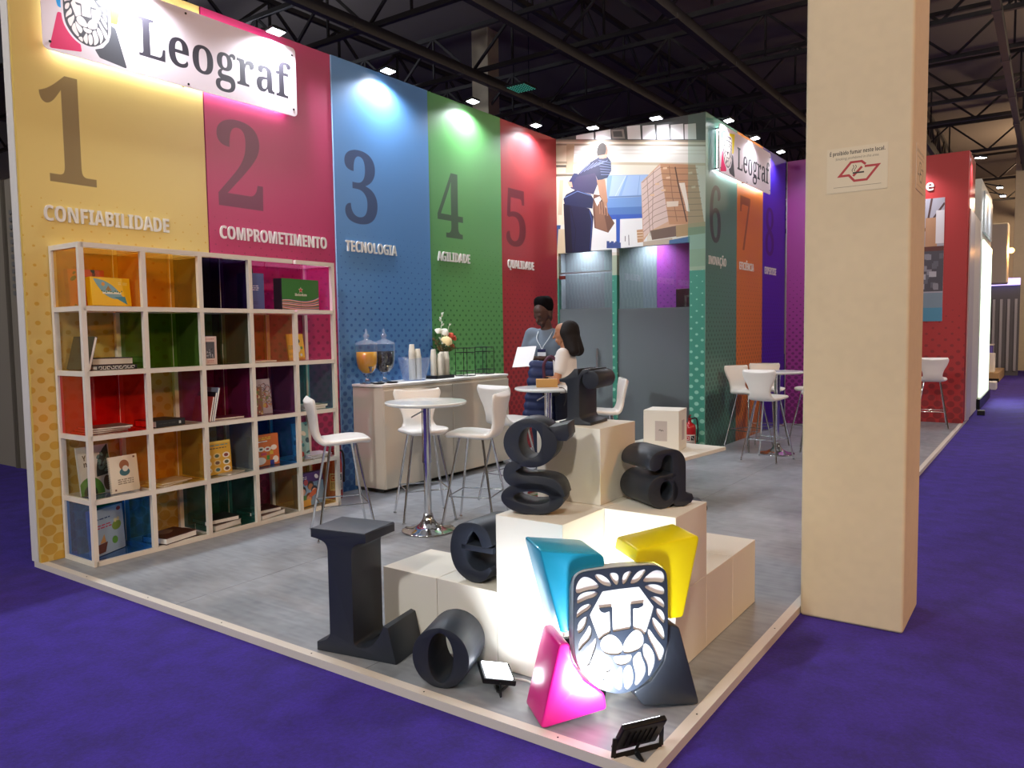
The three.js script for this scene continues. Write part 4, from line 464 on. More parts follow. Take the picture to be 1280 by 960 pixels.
{ // flowers
  const z = cz(556, 0.1), o = thing('flower_vase', 'dark glass vase with a cream rose, white blooms and red flowers behind the paper cups', 'flower vase', [0.085, CT, z]);
  obj('vase', lathe([[0, 0.002], [0.05, 0.002], [0.055, 0.02], [0.045, 0.16], [0.05, 0.24], [0.056, 0.26], [0.05, 0.26], [0.04, 0.16], [0, 0.02]]), phys(0x1b2320, 0.1, { clearcoat: 0.5 }), o);
  const bloom = (name, x, y, zz, r, n, mat, open = 0.6) => { const g = []; for (let i = 0; i < n; i++) { const a = i * 2.4, t = i / n, p = new THREE.SphereGeometry(r * (0.35 + 0.4 * t), 8, 6, 0, 3.2, 0.2, 1.6).scale(1, 1.1, 0.5); p.rotateX(-open * t * 1.1).translate(0, -r * 0.2, r * 0.42 * t).rotateY(a); g.push(p); } const m = obj(name, g, mat, o); m.position.set(x, y, zz); m.rotation.set(0.15, 0, -0.75); return m; };
  const cream = std(0xe8cf96, 0.7, { side: THREE.DoubleSide }), ivory = std(0xefe9d8, 0.7, { side: THREE.DoubleSide }), coral = std(0xc0472f, 0.7, { side: THREE.DoubleSide });
  bloom('rose', 0.09, 0.42, 0.03, 0.085, 22, cream); bloom('white_bloom', 0.04, 0.52, 0.01, 0.07, 16, ivory); bloom('white_bloom', 0.0, 0.53, 0.08, 0.05, 14, ivory);
  bloom('red_flower', 0.05, 0.48, -0.09, 0.055, 16, coral); bloom('red_flower', 0.04, 0.45, -0.15, 0.05, 16, coral); bloom('red_flower', 0.02, 0.36, -0.14, 0.04, 14, coral);
  const leafG = (l, w) => { const s = new THREE.Shape(); s.moveTo(0, 0); s.quadraticCurveTo(w, l * 0.4, 0, l); s.quadraticCurveTo(-w, l * 0.4, 0, 0); return new THREE.ShapeGeometry(s, 4); };
  const pale = std(0xd8dcc8, 0.7, { side: THREE.DoubleSide }), olive = std(0x5a5c34, 0.8, { side: THREE.DoubleSide }), moss = std(0x34482c, 0.8, { side: THREE.DoubleSide }), rust = std(0x7c5a34, 0.8, { side: THREE.DoubleSide });
  const sprig = (name, a, b, n, l, w, mat) => { const g = [rod(a, b, 0.002, 5)]; for (let i = 0; i < n; i++) { const t = 0.25 + 0.75 * i / n; g.push(leafG(l, w).rotateZ(i % 2 ? 0.9 : -0.9).rotateY(i * 1.7).translate(a[0] + (b[0] - a[0]) * t, a[1] + (b[1] - a[1]) * t, a[2] + (b[2] - a[2]) * t)); } obj(name, g, mat, o); };
  sprig('eucalyptus_sprig', [0, 0.26, 0.03], [0.04, 0.74, 0.07], 14, 0.045, 0.024, pale); sprig('eucalyptus_sprig', [0, 0.26, 0], [0.02, 0.62, -0.1], 9, 0.035, 0.014, pale);
  for (let i = 0; i < 16; i++) { const a = i * 0.39 + 0.2, R = rr(0.13, 0.2); sprig('leaf_sprig', [0, 0.25, 0], [Math.max(-0.015, R * Math.cos(a) * 0.7), rr(0.3, 0.5), R * Math.sin(a) * 1.15], 12, 0.045, 0.012, [olive, moss, rust][i % 3]); }
}
{ // black wire stands
  const W = (label, x, z) => { const o = thing('wire_stand', label, 'stand', [x, CT, z], 0, 'black wire stands on the counter'), w = 0.075, d = 0.085, h = 0.33, r = 0.004; const P = (a, b, c) => [a * d, b, c * w]; const g = []; for (const a of [-1, 1]) for (const c of [-1, 1]) g.push(rod(P(a, r, c), P(a, h, c), r, 6)); for (const y of [r, 0.06, 0.275, h - r]) { for (const a of [-1, 1]) g.push(rod(P(a, y, -1), P(a, y, 1), r, 6)); for (const c of [-1, 1]) g.push(rod(P(-1, y, c), P(1, y, c), r, 6)); } g.forEach((q) => obj('wire', q, M.black, o)); };
  W('black wire stand on the counter next to the paper cup tray', 0.26, cz(582, 0.26)); W('black wire stand at the far end of the counter', 0.22, cz(606, 0.22));
}
// fire extinguishers
function extinguisher(label, p, turn) {
  const o = thing('fire_extinguisher', label, 'fire extinguisher', p, turn);
  obj('cylinder', lathe([[0, 0], [0.075, 0], [0.08, 0.01], [0.08, 0.33], [0.07, 0.375], [0.035, 0.4], [0.022, 0.41], [0.022, 0.43], [0, 0.43]], 28), M.red, o);
  obj('label', new THREE.CylinderGeometry(0.0805, 0.0805, 0.17, 24, 1, true, -0.9, 1.8).translate(0, 0.17, 0), std(0xffffff, 0.5, { side: THREE.DoubleSide, map: cover(160, 170, (x, w, h) => { x.fillStyle = '#d8d0c8'; x.fillRect(0, 0, w, h); x.fillStyle = '#b4262a'; x.fillRect(12, 14, 60, 60); x.fillStyle = '#2a2a30'; x.fillRect(86, 14, 60, 60); x.strokeStyle = '#f0ece6'; x.lineWidth = 6; x.strokeRect(26, 28, 30, 32); x.beginPath(); x.moveTo(98, 28); x.lineTo(134, 62); x.stroke(); words(x, '#4a4a50', 0.52, w, h, 7, 0.08, 0.92); }) }), o);
  obj('valve', [RB(0.04, 0.04, 0.05, 0.008, 0, 0.45, 0), bar([0, 0.475, -0.03], [0, 0.51, 0.1], 0.018, 0.01), bar([0, 0.455, -0.02], [0, 0.46, 0.1], 0.018, 0.01)], std(0x8a1418, 0.4), o); obj('hose', tube([[0.02, 0.45, 0], [0.08, 0.46, 0], [0.1, 0.38, 0.01], [0.095, 0.15, 0.01]], 0.01, 24), M.black, o);
}
extinguisher('red fire extinguisher on the floor between the cube shelf and the counter', [0.14, 0, -2.62], 1.2); extinguisher('red fire extinguisher standing at the corner of the dark green panel', [2.08, 0, -6.86], 0.5);

// ---------------------------------------------------------------- bar stools and bar tables
function stoolShell() {   // a padded seat that bends up into a waisted back; forward is +z
  const prof = new THREE.CatmullRomCurve3([V(0.205, 0.735, 0.13), V(0.19, 0.755, 0.165), V(0.12, 0.762, 0.2), V(0.0, 0.756, 0.212), V(-0.1, 0.75, 0.2), V(-0.165, 0.762, 0.165), V(-0.198, 0.82, 0.135), V(-0.212, 0.9, 0.15), V(-0.228, 0.99, 0.195), V(-0.248, 1.06, 0.215), V(-0.256, 1.088, 0.2)], false, 'centripetal');
  const n = 46, m = 28, pos = [], idx = [];
  for (let i = 0; i <= n; i++) {
    const t = i / n, p = prof.getPoint(t), q = prof.getTangent(t), L = Math.hypot(q.x, q.y), tz = q.x / L, ty = q.y / L, nz = ty, ny = -tz;   // profile lies in (z, y), its third value is the half width
    const up = t > 0.5 ? 1 : 0, end = Math.min(1, Math.sin(Math.PI * Math.min(1, Math.max(0.0, t))) * 9), th = 0.028 * Math.sqrt(Math.min(1, Math.max(0.02, end)));
    for (let j = 0; j < m; j++) { const a = j / m * 2 * Math.PI, c = Math.cos(a), s = Math.sin(a), cx = Math.sign(c) * Math.pow(Math.abs(c), 0.55), sy = Math.sign(s) * Math.pow(Math.abs(s), 0.8); const X = cx * p.z, off = sy * th, e = (X / 0.2) ** 2; const bend = t > 0.6 ? 0.022 * e * (t - 0.6) / 0.4 : 0, lift = t > 0.8 ? 0.018 * e * (t - 0.8) / 0.2 : t < 0.45 ? 0.008 * e : 0; pos.push(X, p.y + ny * off * -1 + lift, p.x + nz * off * -1 + bend); }
  }
  for (let i = 0; i < n; i++) for (let j = 0; j < m; j++) { const a = i * m + j, b = i * m + (j + 1) % m, c = a + m, d = b + m; idx.push(a, b, c, b, d, c); }
  for (const [r, f] of [[0, 1], [n, 0]]) for (let j = 1; j < m - 1; j++) f ? idx.push(r * m, r * m + j + 1, r * m + j) : idx.push(r * m, r * m + j, r * m + j + 1);
  const g = new THREE.BufferGeometry(); g.setAttribute('position', new THREE.Float32BufferAttribute(pos, 3)); g.setIndex(idx); g.computeVertexNormals(); return g;
}
const stool0 = thing('bar_stool', 'white padded bar stool with chrome legs', 'bar stool', [0, 0, 0], 0, 'white bar stools');
obj('seat', stoolShell(), M.seat, stool0);
for (const [x, z] of [[-1, -1], [1, -1], [-1, 1], [1, 1]]) { const l = obj('leg', rod([x * 0.225, 0.004, z * 0.225], [x * 0.11, 0.738, z * 0.1], 0.0105, 10), M.chrome, stool0); obj('foot_cap', Cy(0.014, 0.014, 0.012, x * 0.225, 0.006, z * 0.225, 10), M.steel, l); }
for (const [a, b] of [[[-1, 1], [1, 1]], [[-1, -1], [1, -1]], [[-1, -1], [-1, 1]], [[1, -1], [1, 1]]]) obj('footrest_bar', rod([a[0] * 0.184, 0.26, a[1] * 0.18], [b[0] * 0.184, 0.26, b[1] * 0.18], 0.006, 8), M.chrome, stool0);
obj('seat_frame', [rod([-0.11, 0.735, -0.1], [0.11, 0.735, -0.1], 0.009, 8), rod([-0.11, 0.735, 0.1], [0.11, 0.735, 0.1], 0.009, 8)], M.chrome, stool0);
const dir = (x, z) => Math.atan2(x, z);
[[1.21, -1.75, 0.55, -0.84, 'white padded bar stool between the cube shelf and the bar table, turned to the table'], [1.4, -2.52, 0.8, 0.6, 'white padded bar stool behind the bar table with its back to the counter'], [1.95, -2.55, -0.95, 0.32, 'white padded bar stool facing the bar table from the podium side'], [1.66, -3.48, 0.15, -0.98, 'white padded bar stool at the carton box table with its back to the podium'], [2.03, -4.58, -0.8, 0.6, 'white padded bar stool beyond the letter r facing the couple\'s table'],
  [2.6, -7.6, 0.82, 0.4, 'white padded bar stool against the orange panel'], [3.06, -6.9, 0.18, -0.98, 'white padded bar stool with its back to the aisle before the far bar table'], [2.66, -8.25, 0.5, 0.86, 'white padded bar stool behind the far bar table by the violet blue panel'], [3.2, -8.5, -0.45, 0.9, 'white padded bar stool behind the far bar table next to the column edge'], [3.42, -7.9, -0.95, 0.25, 'white padded bar stool half behind the column at the far bar table'], [4.33, -11.2, -0.15, -1, 'white padded bar stool in front of the red wall with the poster']]
  .forEach(([x, z, dx, dz, l], i) => { if (i) copy(stool0, [x, 0, z], dir(dx, dz), l); else { stool0.position.set(x, 0, z); stool0.rotation.y = dir(dx, dz); stool0.userData.label = l; } });
const table0 = thing('bar_table', 'round white bar table on a chrome pedestal next to the counter', 'bar table', [1.75, 0, -2.17], 0, 'white bar tables');
obj('table_top', lathe([[0, 1.022], [0.3, 1.022], [0.322, 1.03], [0.328, 1.042], [0.324, 1.052], [0, 1.054]], 64), phys(0xe9ece8, 0.22, { clearcoat: 0.4 }), table0);
obj('pole', [Cy(0.03, 0.03, 0.5, 0, 0.33, 0, 28), Cy(0.037, 0.037, 0.46, 0, 0.79, 0, 28)], M.chrome, table0); obj('collar', Cy(0.039, 0.039, 0.02, 0, 0.565, 0, 28), M.chrome, table0);
obj('base', lathe([[0, 0.001], [0.215, 0.001], [0.22, 0.006], [0.212, 0.012], [0.13, 0.026], [0.07, 0.06], [0.045, 0.1], [0.036, 0.14], [0, 0.14]], 56), M.chrome, table0); obj('lever', rod([0, 0.98, 0.03], [-0.05, 0.93, 0.12], 0.006, 8), M.chrome, table0);
copy(table0, [1.84, 0, -3.86], 0, 'round white bar table holding the small carton box beside the couple'); copy(table0, [3.02, 0, -7.42], 0, 'round white bar table at the orange and violet panels');
{ const o = thing('carton_box', 'small tan carton box on the bar table beside the couple', 'box', [1.82, 1.055, -3.87], 0.62); obj('carton', RB(0.205, 0.075, 0.13, 0.003, 0, 0.0375, 0), std(0xb98a4e, 0.8), o); obj('flap', B(0.205, 0.003, 0.06, 0, 0.0765, -0.03), std(0xc79a60, 0.8), o); obj('keys', [new THREE.TorusGeometry(0.013, 0.003, 6, 14).rotateX(1.3).translate(0.03, 0.088, 0), B(0.03, 0.004, 0.01, 0.06, 0.083, 0)], M.steel, o); }
tag(obj('cable', tube([[2.02, 1.06, -3.78], [2.1, 1.062, -3.72], [2.16, 1.04, -3.66], [2.17, 0.96, -3.65], [2.14, 0.9, -3.66]], 0.004, 24), M.black), 'thin black cable hanging over the edge of the couple\'s bar table', 'cable');
// low table with a white box
{
  const o = thing('low_table', 'low square white table between the podium and the meeting room', 'table', [2.76, 0, -4.42], -0.12); obj('table_top', RB(0.94, 0.035, 0.9, 0.004, 0, 0.4325, 0), M.box, o); obj('pedestal', RB(0.3, 0.41, 0.3, 0.004, -0.12, 0.207, 0.05), M.box, o);
  const b = thing('display_box', 'white box with grey paper notices on its sides, standing on the low table', 'box', [2.82, 0.4505, -4.42], 0.18); obj('body', RB(0.34, 0.385, 0.34, 0.004, 0, 0.1935, 0), M.box, b);
  const note = std(0xffffff, 0.7, { map: cover(96, 140, (x, w, h) => { x.fillStyle = '#bdb4ae'; x.fillRect(0, 0, w, h); x.strokeStyle = '#55504c'; x.lineWidth = 4; x.beginPath(); x.arc(40, 70, 9, 3.4, 6.2); x.arc(58, 72, 8, 3.4, 6.2); x.stroke(); }) });
  obj('paper_notice', B(0.115, 0.19, 0.001, 0.0, 0.19, 0.171), note, b); obj('paper_notice', B(0.001, 0.19, 0.115, 0.171, 0.19, 0), std(0xb9aca8, 0.7), b);
}

// ---------------------------------------------------------------- podium of white cubes
const GX = [2.985, 3.357, 3.729, 4.1, 4.47], GZ = [-0.405, -0.791, -1.178, -1.565, -1.951], H1 = 0.371, H2 = 0.742, H3 = 1.121;
const cube = (label, i, j, y0, y1, dx = 0, dz = 0) => { const w = GX[i + 1] - GX[i] - 0.003, d = GZ[j] - GZ[j + 1] - 0.003, o = thing('podium_cube', label, 'podium', [(GX[i] + GX[i + 1]) / 2 + dx, y0 + 0.0005, (GZ[j] + GZ[j + 1]) / 2 + dz], 0, 'white podium cubes'); obj('body', RB(w, y1 - y0 - 0.0015, d, 0.0025, 0, (y1 - y0) / 2, 0), M.box, o); };
cube('white podium cube at the end of the low step behind the letter L', 0, 0, 0, H1); cube('white podium cube of the low step carrying the letter e', 1, 0, 0, H1);
cube('lower white podium cube in the column under the letter g', 2, 0, 0, H1); cube('upper white podium cube carrying the letter g', 2, 0, H1, H2);
cube('lower white podium cube in the column under the letter a', 3, 1, 0, H1); cube('upper white podium cube carrying the letter a', 3, 1, H1, H2);
cube('bottom white podium cube of the tallest column', 2, 1, 0, H1); cube('middle white podium cube of the tallest column', 2, 1, H1, H2); cube('top white podium cube carrying the letter r', 2, 1, H2, H3, -0.035, -0.03);
cube('white podium cube of the low step carrying the letter f', 3, 2, 0, H1); cube('white podium cube at the far end of the low step behind the letter f', 3, 3, 0, H1);
// black foam letters
function letter(ch, label, s, depth, pos, turn) {   // s = metres for 100 units; pos = foot of the front face's middle
  const g = mergeGeometries(shapesOf(GL[ch], s / 100).map((sh) => flat(new THREE.ExtrudeGeometry(sh, { depth: depth - 0.008, bevelEnabled: true, bevelThickness: 0.004, bevelSize: 0.004, bevelOffset: -0.004, bevelSegments: 2, curveSegments: 8 }))));
  const c = toCreasedNormals(g, 0.5); c.computeBoundingBox(); const b = c.boundingBox; c.translate(-(b.min.x + b.max.x) / 2, -b.min.y + 0.0008, -b.max.z); const o = tag(obj('foam_letter', c, M.foam), label, 'letter', 'black foam letters'); o.position.set(...pos); o.rotation.y = turn; return o;
}
letter('L', 'tall black foam capital letter L standing on the platform floor', 0.628, 0.26, [3.06, 0, -0.115], 0.19);
letter('o', 'black foam letter o standing on the floor beside the letter L', 0.272, 0.25, [3.64, 0, -0.095], 0.36);
letter('e', 'black foam letter e on the low podium step', 0.272, 0.28, [3.545, H1, -0.45], 0.02);
letter('g', 'black foam letter g on the middle podium step', 0.268, 0.17, [3.897, H2, -0.492], 0.36);
letter('r', 'black foam letter r on the top podium cube', 0.285, 0.24, [3.9, H3, -0.9], 0.13);
letter('a', 'black foam letter a on the middle podium step opposite the letter g', 0.278, 0.27, [4.375, H2, -0.955], 0.98);
letter('f', 'black foam letter f on the low podium step behind the letter a', 0.19, 0.16, [4.275, H1, -1.5], 0.6);

// ---------------------------------------------------------------- lion emblem
{
  const o = thing('lion_emblem', 'large lion head shield between cyan, yellow, magenta and black blocks standing before the podium', 'emblem', [4.449, 0.001, -0.318], 0.88);
  const ex = (pts, depth, bev) => new THREE.ExtrudeGeometry(new THREE.Shape(pts.map(([a, b]) => new THREE.Vector2(a, b))), { depth, bevelEnabled: bev > 0, bevelThickness: bev, bevelSize: bev, bevelOffset: -bev, bevelSegments: 3 });
  const col = { cyan: phys(0x1f9fc6, 0.33, { clearcoat: 0.3, clearcoatRoughness: 0.2 }), yellow: phys(0xe6d50a, 0.33, { clearcoat: 0.3, clearcoatRoughness: 0.2 }), magenta: phys(0xd81b84, 0.33, { clearcoat: 0.3, clearcoatRoughness: 0.2 }), black: phys(0x2a3038, 0.36, { clearcoat: 0.2, clearcoatRoughness: 0.3 }) };
  for (const k of Object.keys(BLOCKS)) obj(`${k}_block`, toCreasedNormals(flat(ex(roundPoly(BLOCKS[k]), 0.2, 0.007).translate(0, 0, -0.214)), 0.6), col[k], o);
  obj('shield_base', ex(shield, 0.05, 0), std(0xc6ccd4, 0.4), o).position.z = -0.045;
  const grow = (k, z) => shield.map(([a, b]) => [-0.024 + (a + 0.024) * k, 0.375 + (b - 0.375) * k]);
  const ws = ex(grow(0.985, 0), 0.006, 0); obj('shield_face', ws, phys(0xf2f2f0, 0.25, { clearcoat: 0.5 }), o).position.z = 0.005;
  const sh = new THREE.Shape(shield.map(([a, b]) => new THREE.Vector2(a, b))); sh.holes = cells.map((c) => new THREE.Path(c.map(([a, b]) => new THREE.Vector2(a, b))));
  obj('lion_line_work', new THREE.ExtrudeGeometry(sh, { depth: 0.007, bevelEnabled: false }), phys(0x2c3440, 0.3, { clearcoat: 0.4 }), o).position.z = 0.0112;
  obj('back_brace', [B(0.44, 0.05, 0.02, -0.02, 0.3, -0.1), B(0.05, 0.36, 0.02, -0.02, 0.4, -0.1), rod([-0.02, 0.004, -0.2], [-0.02, 0.3, -0.1], 0.012)], M.darkMetal, o);
}
// floor floods
function floorFlood(label, pos, target, candela, opt = {}) {
  const o = floodLamp('floor_flood_lamp', label, pos, target, candela, { w: 0.19, h: 0.15, angle: 1.12, penumbra: 0.55, radius: 3.2, k: 16, ...opt });
  const y = pos[1]; o.updateMatrixWorld(true); const q = o.quaternion, X = V(1, 0, 0).applyQuaternion(q); X.y = 0; X.normalize(); const foot = (s) => o.worldToLocal(V(pos[0] + X.x * 0.105 * s, 0.004, pos[2] + X.z * 0.105 * s)).toArray();
  obj('bracket', [bar(foot(1), [0.102, 0, -0.012], 0.018, 0.005), bar(foot(-1), [-0.102, 0, -0.012], 0.018, 0.005), bar(foot(-1), foot(1), 0.02, 0.005)], M.darkMetal, o);
  const a = foot(0), m = o.worldToLocal(V(pos[0] + 0.05, 0.012, pos[2] + 0.06)).toArray(); obj('cable', tube([[0, -0.02, -0.035], [0.01, -0.07, -0.05], m, a], 0.0055, 24), M.black, o); return o;
}
floorFlood('small black floor flood lamp seen from behind, shining on the lion emblem', [4.605, 0.088, -0.105], [4.185, 0.42, -0.375], FLOOR_LAMP * 0.5);
floorFlood('lit floor flood lamp between the letter o and the magenta block, shining up the podium', [3.84, 0.075, -0.25], [3.95, 0.9, -0.36], FLOOR_LAMP * 0.38);
floorFlood('unseen floor flood lamp behind the lion emblem, lighting the podium corner', [4.2, 0.06, -0.56], [4.26, 0.8, -0.7], FLOOR_LAMP * 0.65, { w: 0.14, h: 0.11 });  // out of view behind the emblem, placed to light the podium corner
tag(obj('cable', tube([[4.0, 0.006, -0.33], [3.93, 0.006, -0.36], [3.86, 0.007, -0.345], [3.8, 0.006, -0.36], [3.75, 0.006, -0.395]], 0.005, 30), M.white), 'white lamp cable lying on the floor before the podium', 'cable');

// ---------------------------------------------------------------- people
function sdfMesh(bones, res, k = 0.03, pad = 0.03, cut) {   // bones: [ax, ay, az, ra, bx, by, bz, rb]; one smooth surface round them all
  const lo = [1e9, 1e9, 1e9], hi = [-1e9, -1e9, -1e9]; for (const b of bones) for (const e of [0, 4]) for (let i = 0; i < 3; i++) { lo[i] = Math.min(lo[i], b[e + i] - b[e + 3] - pad); hi[i] = Math.max(hi[i], b[e + i] + b[e + 3] + pad); }
  const half = Math.max(hi[0] - lo[0], hi[1] - lo[1], hi[2] - lo[2]) / 2 * 1.06, c = [0, 1, 2].map((i) => (lo[i] + hi[i]) / 2);
  const mc = new MarchingCubes(res, M.white, false, false, 160000); mc.isolation = 0; const n = res, f = mc.field;
  for (let z = 0; z < n; z++) for (let y = 0; y < n; y++) for (let x = 0; x < n; x++) {
    const p = [c[0] + (x - n / 2) / (n / 2) * half, c[1] + (y - n / 2) / (n / 2) * half, c[2] + (z - n / 2) / (n / 2) * half]; let d = 1;
    if (p[0] > lo[0] && p[0] < hi[0] && p[1] > lo[1] && p[1] < hi[1] && p[2] > lo[2] && p[2] < hi[2]) for (const b of bones) {
      const ux = b[4] - b[0], uy = b[5] - b[1], uz = b[6] - b[2], vx = p[0] - b[0], vy = p[1] - b[1], vz = p[2] - b[2], L = ux * ux + uy * uy + uz * uz || 1e-9, t = Math.min(1, Math.max(0, (ux * vx + uy * vy + uz * vz) / L));
      const e = Math.hypot(vx - ux * t, vy - uy * t, vz - uz * t) - (b[3] + (b[7] - b[3]) * t), h = Math.max(k - Math.abs(d - e), 0) / k; d = Math.min(d, e) - h * h * k * 0.25;
    }
    if (cut) d = Math.max(d, cut(p)); f[x + y * n + z * n * n] = -d;
  }
  mc.update(); const g = new THREE.BufferGeometry(), pos = mc.positionArray.slice(0, mc.count * 3); for (let i = 0; i < mc.count; i++) for (let j = 0; j < 3; j++) pos[3 * i + j] = c[j] + pos[3 * i + j] * half;
  g.setAttribute('position', new THREE.BufferAttribute(pos, 3)); const w = mergeVertices(g, 1e-4); w.computeVertexNormals(); return w;
}
const mir = (b) => [-b[0], ...b.slice(1, 4), -b[4], ...b.slice(5)];
function headBones(y, s = 1, tilt = 0, turn = 0) {   // bones of a head whose chin is at y, looking along +z, tipped and turned round the neck
  const B0 = [[0, 0.135, -0.012, 0.082, 0, 0.15, -0.03, 0.085], [0, 0.12, 0.035, 0.066, 0, 0.16, 0.03, 0.07], [0, 0.05, 0.045, 0.045, 0, 0.09, 0.045, 0.058], [0, 0.02, 0.058, 0.026, 0, 0.045, 0.05, 0.04], [0, 0.118, 0.1, 0.008, 0, 0.082, 0.122, 0.013], [-0.022, 0.052, 0.092, 0.009, 0.022, 0.052, 0.092, 0.009], [-0.022, 0.043, 0.09, 0.009, 0.022, 0.043, 0.09, 0.009], [-0.034, 0.135, 0.09, 0.01, 0.034, 0.135, 0.09, 0.01], [-0.082, 0.12, -0.005, 0.01, -0.084, 0.082, 0.0, 0.013], [0.082, 0.12, -0.005, 0.01, 0.084, 0.082, 0.0, 0.013], [0, 0.06, -0.03, 0.055, 0, 0.11, -0.03, 0.07]];
  return B0.map((b) => { const o = []; for (const e of [0, 4]) { const p = V(b[e], b[e + 1], b[e + 2]).multiplyScalar(s).applyEuler(new THREE.Euler(tilt, turn, 0, 'YXZ')); o.push(p.x, p.y + y, p.z, b[e + 3] * s); } return o; });
}
function handBones(w, d, up, side = 1, curl = 0.6, s = 1) {   // w = wrist, d = direction of the fingers, up = back of the hand; five fingers bent over the palm
  const D = V(...d).normalize(), U = V(...up), S = V().crossVectors(U, D).normalize().multiplyScalar(side); U.crossVectors(D, S).normalize().multiplyScalar(side); const W = V(...w), at = (a, b, c) => W.clone().addScaledVector(D, a * s).addScaledVector(S, b * s).addScaledVector(U, c * s).toArray(), out = [];
  out.push([...at(0, 0, 0), 0.024 * s, ...at(0.04, 0.0, 0), 0.024 * s], [...at(0.03, -0.022, 0), 0.014 * s, ...at(0.085, -0.028, 0), 0.012 * s], [...at(0.03, 0.02, 0), 0.014 * s, ...at(0.085, 0.028, 0), 0.012 * s], [...at(0.03, 0, 0), 0.015 * s, ...at(0.088, 0, 0), 0.013 * s]);
  [[0.028, 0.04, 0.036], [0.0095, 0.045, 0.042], [-0.0095, 0.042, 0.038], [-0.028, 0.032, 0.028]].forEach(([b, l1, l2]) => { const c1 = Math.cos(curl), s1 = Math.sin(curl), c2 = Math.cos(curl * 2.1), s2 = Math.sin(curl * 2.1); out.push([...at(0.088, b, 0), 0.0095 * s, ...at(0.088 + l1 * c1, b * 1.1, -l1 * s1), 0.0085 * s], [...at(0.088 + l1 * c1, b * 1.1, -l1 * s1), 0.0085 * s, ...at(0.088 + l1 * c1 + l2 * c2, b * 1.1, -l1 * s1 - l2 * s2), 0.0075 * s]); });
  out.push([...at(0.025, 0.028, -0.006), 0.013 * s, ...at(0.055, 0.056, -0.014), 0.0105 * s], [...at(0.055, 0.056, -0.014), 0.0105 * s, ...at(0.088, 0.058, -0.026), 0.0088 * s]); return out;
}
function legs(sk, hip, knee, ankle, half) { const o = []; for (const s of [-1, 1]) { o.push([s * half, hip, 0, 0.085 * sk, s * half * 1.15, knee, 0.012, 0.058 * sk], [s * half * 1.15, knee, 0.012, 0.056 * sk, s * half * 1.2, ankle, -0.015, 0.04 * sk]); } return o; }
const skinDark = std(0x452b21, 0.6), skinTan = std(0xa8714f, 0.55);
{ // the man: grey shirt, reading a sheet, head bent
  const o = thing('person', 'standing man in grey T-shirt and lanyard reading a white sheet beside the red panel', 'person', [1.33, 0, -4.66], 0.1);
  const arm = { rs: [-0.19, 1.56, 0], re: [-0.27, 1.29, 0.06], rw: [-0.2, 1.31, 0.28], ls: [0.19, 1.56, 0], le: [0.255, 1.29, 0.05], lw: [0.09, 1.31, 0.27] };
  const head = headBones(1.675, 1.1, 0.42, -0.28);
  const trunk = [[0, 1.02, 0, 0.15, 0, 1.22, 0, 0.14], [-0.07, 1.05, 0, 0.11, -0.09, 1.42, 0, 0.115], [0.07, 1.05, 0, 0.11, 0.09, 1.42, 0, 0.115], [-0.15, 1.555, 0, 0.062, 0.15, 1.555, 0, 0.062], [0, 1.4, 0.02, 0.12, 0, 1.52, 0, 0.1]];
  const arms = [[...arm.rs, 0.06, ...arm.re, 0.044], [...arm.re, 0.043, ...arm.rw, 0.027], [...arm.ls, 0.06, ...arm.le, 0.044], [...arm.le, 0.043, ...arm.lw, 0.027]];
  const body = merge([sdfMesh([...trunk, ...arms, ...legs(1, 0.95, 0.52, 0.09, 0.1), [0, 1.58, 0, 0.06, 0, 1.7, 0.03, 0.055]], 120, 0.04), sdfMesh(head, 64, 0.02), sdfMesh(handBones(arm.rw, [0.1, 0.25, 1], [-0.9, 0.4, 0.1], 1, 0.7, 1.05), 56, 0.008), sdfMesh(handBones(arm.lw, [-0.8, 0.1, 0.6], [0.2, 0.9, 0.2], -1, 0.55, 1.05), 56, 0.008)]);
  obj('body', body, skinDark, o);
  const hatHead = headBones(1.675, 1.1, 0.42, -0.28).slice(0, 1)[0];
  const hc = V(0, 0.172, -0.02).multiplyScalar(1.1).applyEuler(new THREE.Euler(0.42, -0.28, 0, 'YXZ'));
  obj('hair', sdfMesh([[hc.x - 0.02, hc.y + 1.682, hc.z - 0.01, 0.088, hc.x + 0.02, hc.y + 1.682, hc.z - 0.01, 0.088], [hc.x - 0.03, hc.y + 1.735, hc.z + 0.035, 0.06, hc.x + 0.03, hc.y + 1.735, hc.z + 0.035, 0.06], [hc.x - 0.03, hc.y + 1.735, hc.z - 0.03, 0.065, hc.x + 0.03, hc.y + 1.735, hc.z - 0.03, 0.065], [hc.x, hc.y + 1.63, hc.z - 0.065, 0.06, hc.x, hc.y + 1.66, hc.z - 0.06, 0.06]], 48, 0.03), phys(0x0c0b0c, 1, { specularIntensity: 0.2 }), o);
  obj('t_shirt', sdfMesh([[0, 0.98, 0, 0.168, 0, 1.22, 0, 0.162], [-0.075, 1.0, 0, 0.125, -0.092, 1.42, 0, 0.135], [0.075, 1.0, 0, 0.125, 0.092, 1.42, 0, 0.135], [-0.16, 1.55, 0, 0.075, 0.16, 1.55, 0, 0.075], [0, 1.42, 0.02, 0.135, 0, 1.54, 0, 0.1], [...arm.rs, 0.078, -0.25, 1.35, 0.045, 0.068], [...arm.ls, 0.078, 0.24, 1.35, 0.038, 0.068]], 96, 0.035, 0.03, (p) => 0.94 - p[1]), std(0x66727f, 0.9), o);
  obj('trousers', sdfMesh([...legs(1.2, 0.95, 0.52, 0.1, 0.1), [-0.06, 0.96, 0, 0.125, 0.06, 0.96, 0, 0.125]], 88, 0.03, 0.03, (p) => p[1] - 1.02), std(0x1a2238, 0.85), o);
  for (const s of [-1, 1]) obj('shoe', sdfMesh([[s * 0.12, 0.045, -0.05, 0.045, s * 0.13, 0.038, 0.14, 0.038]], 28, 0.02, 0.02, (p) => 0.004 - p[1]), M.black, o);
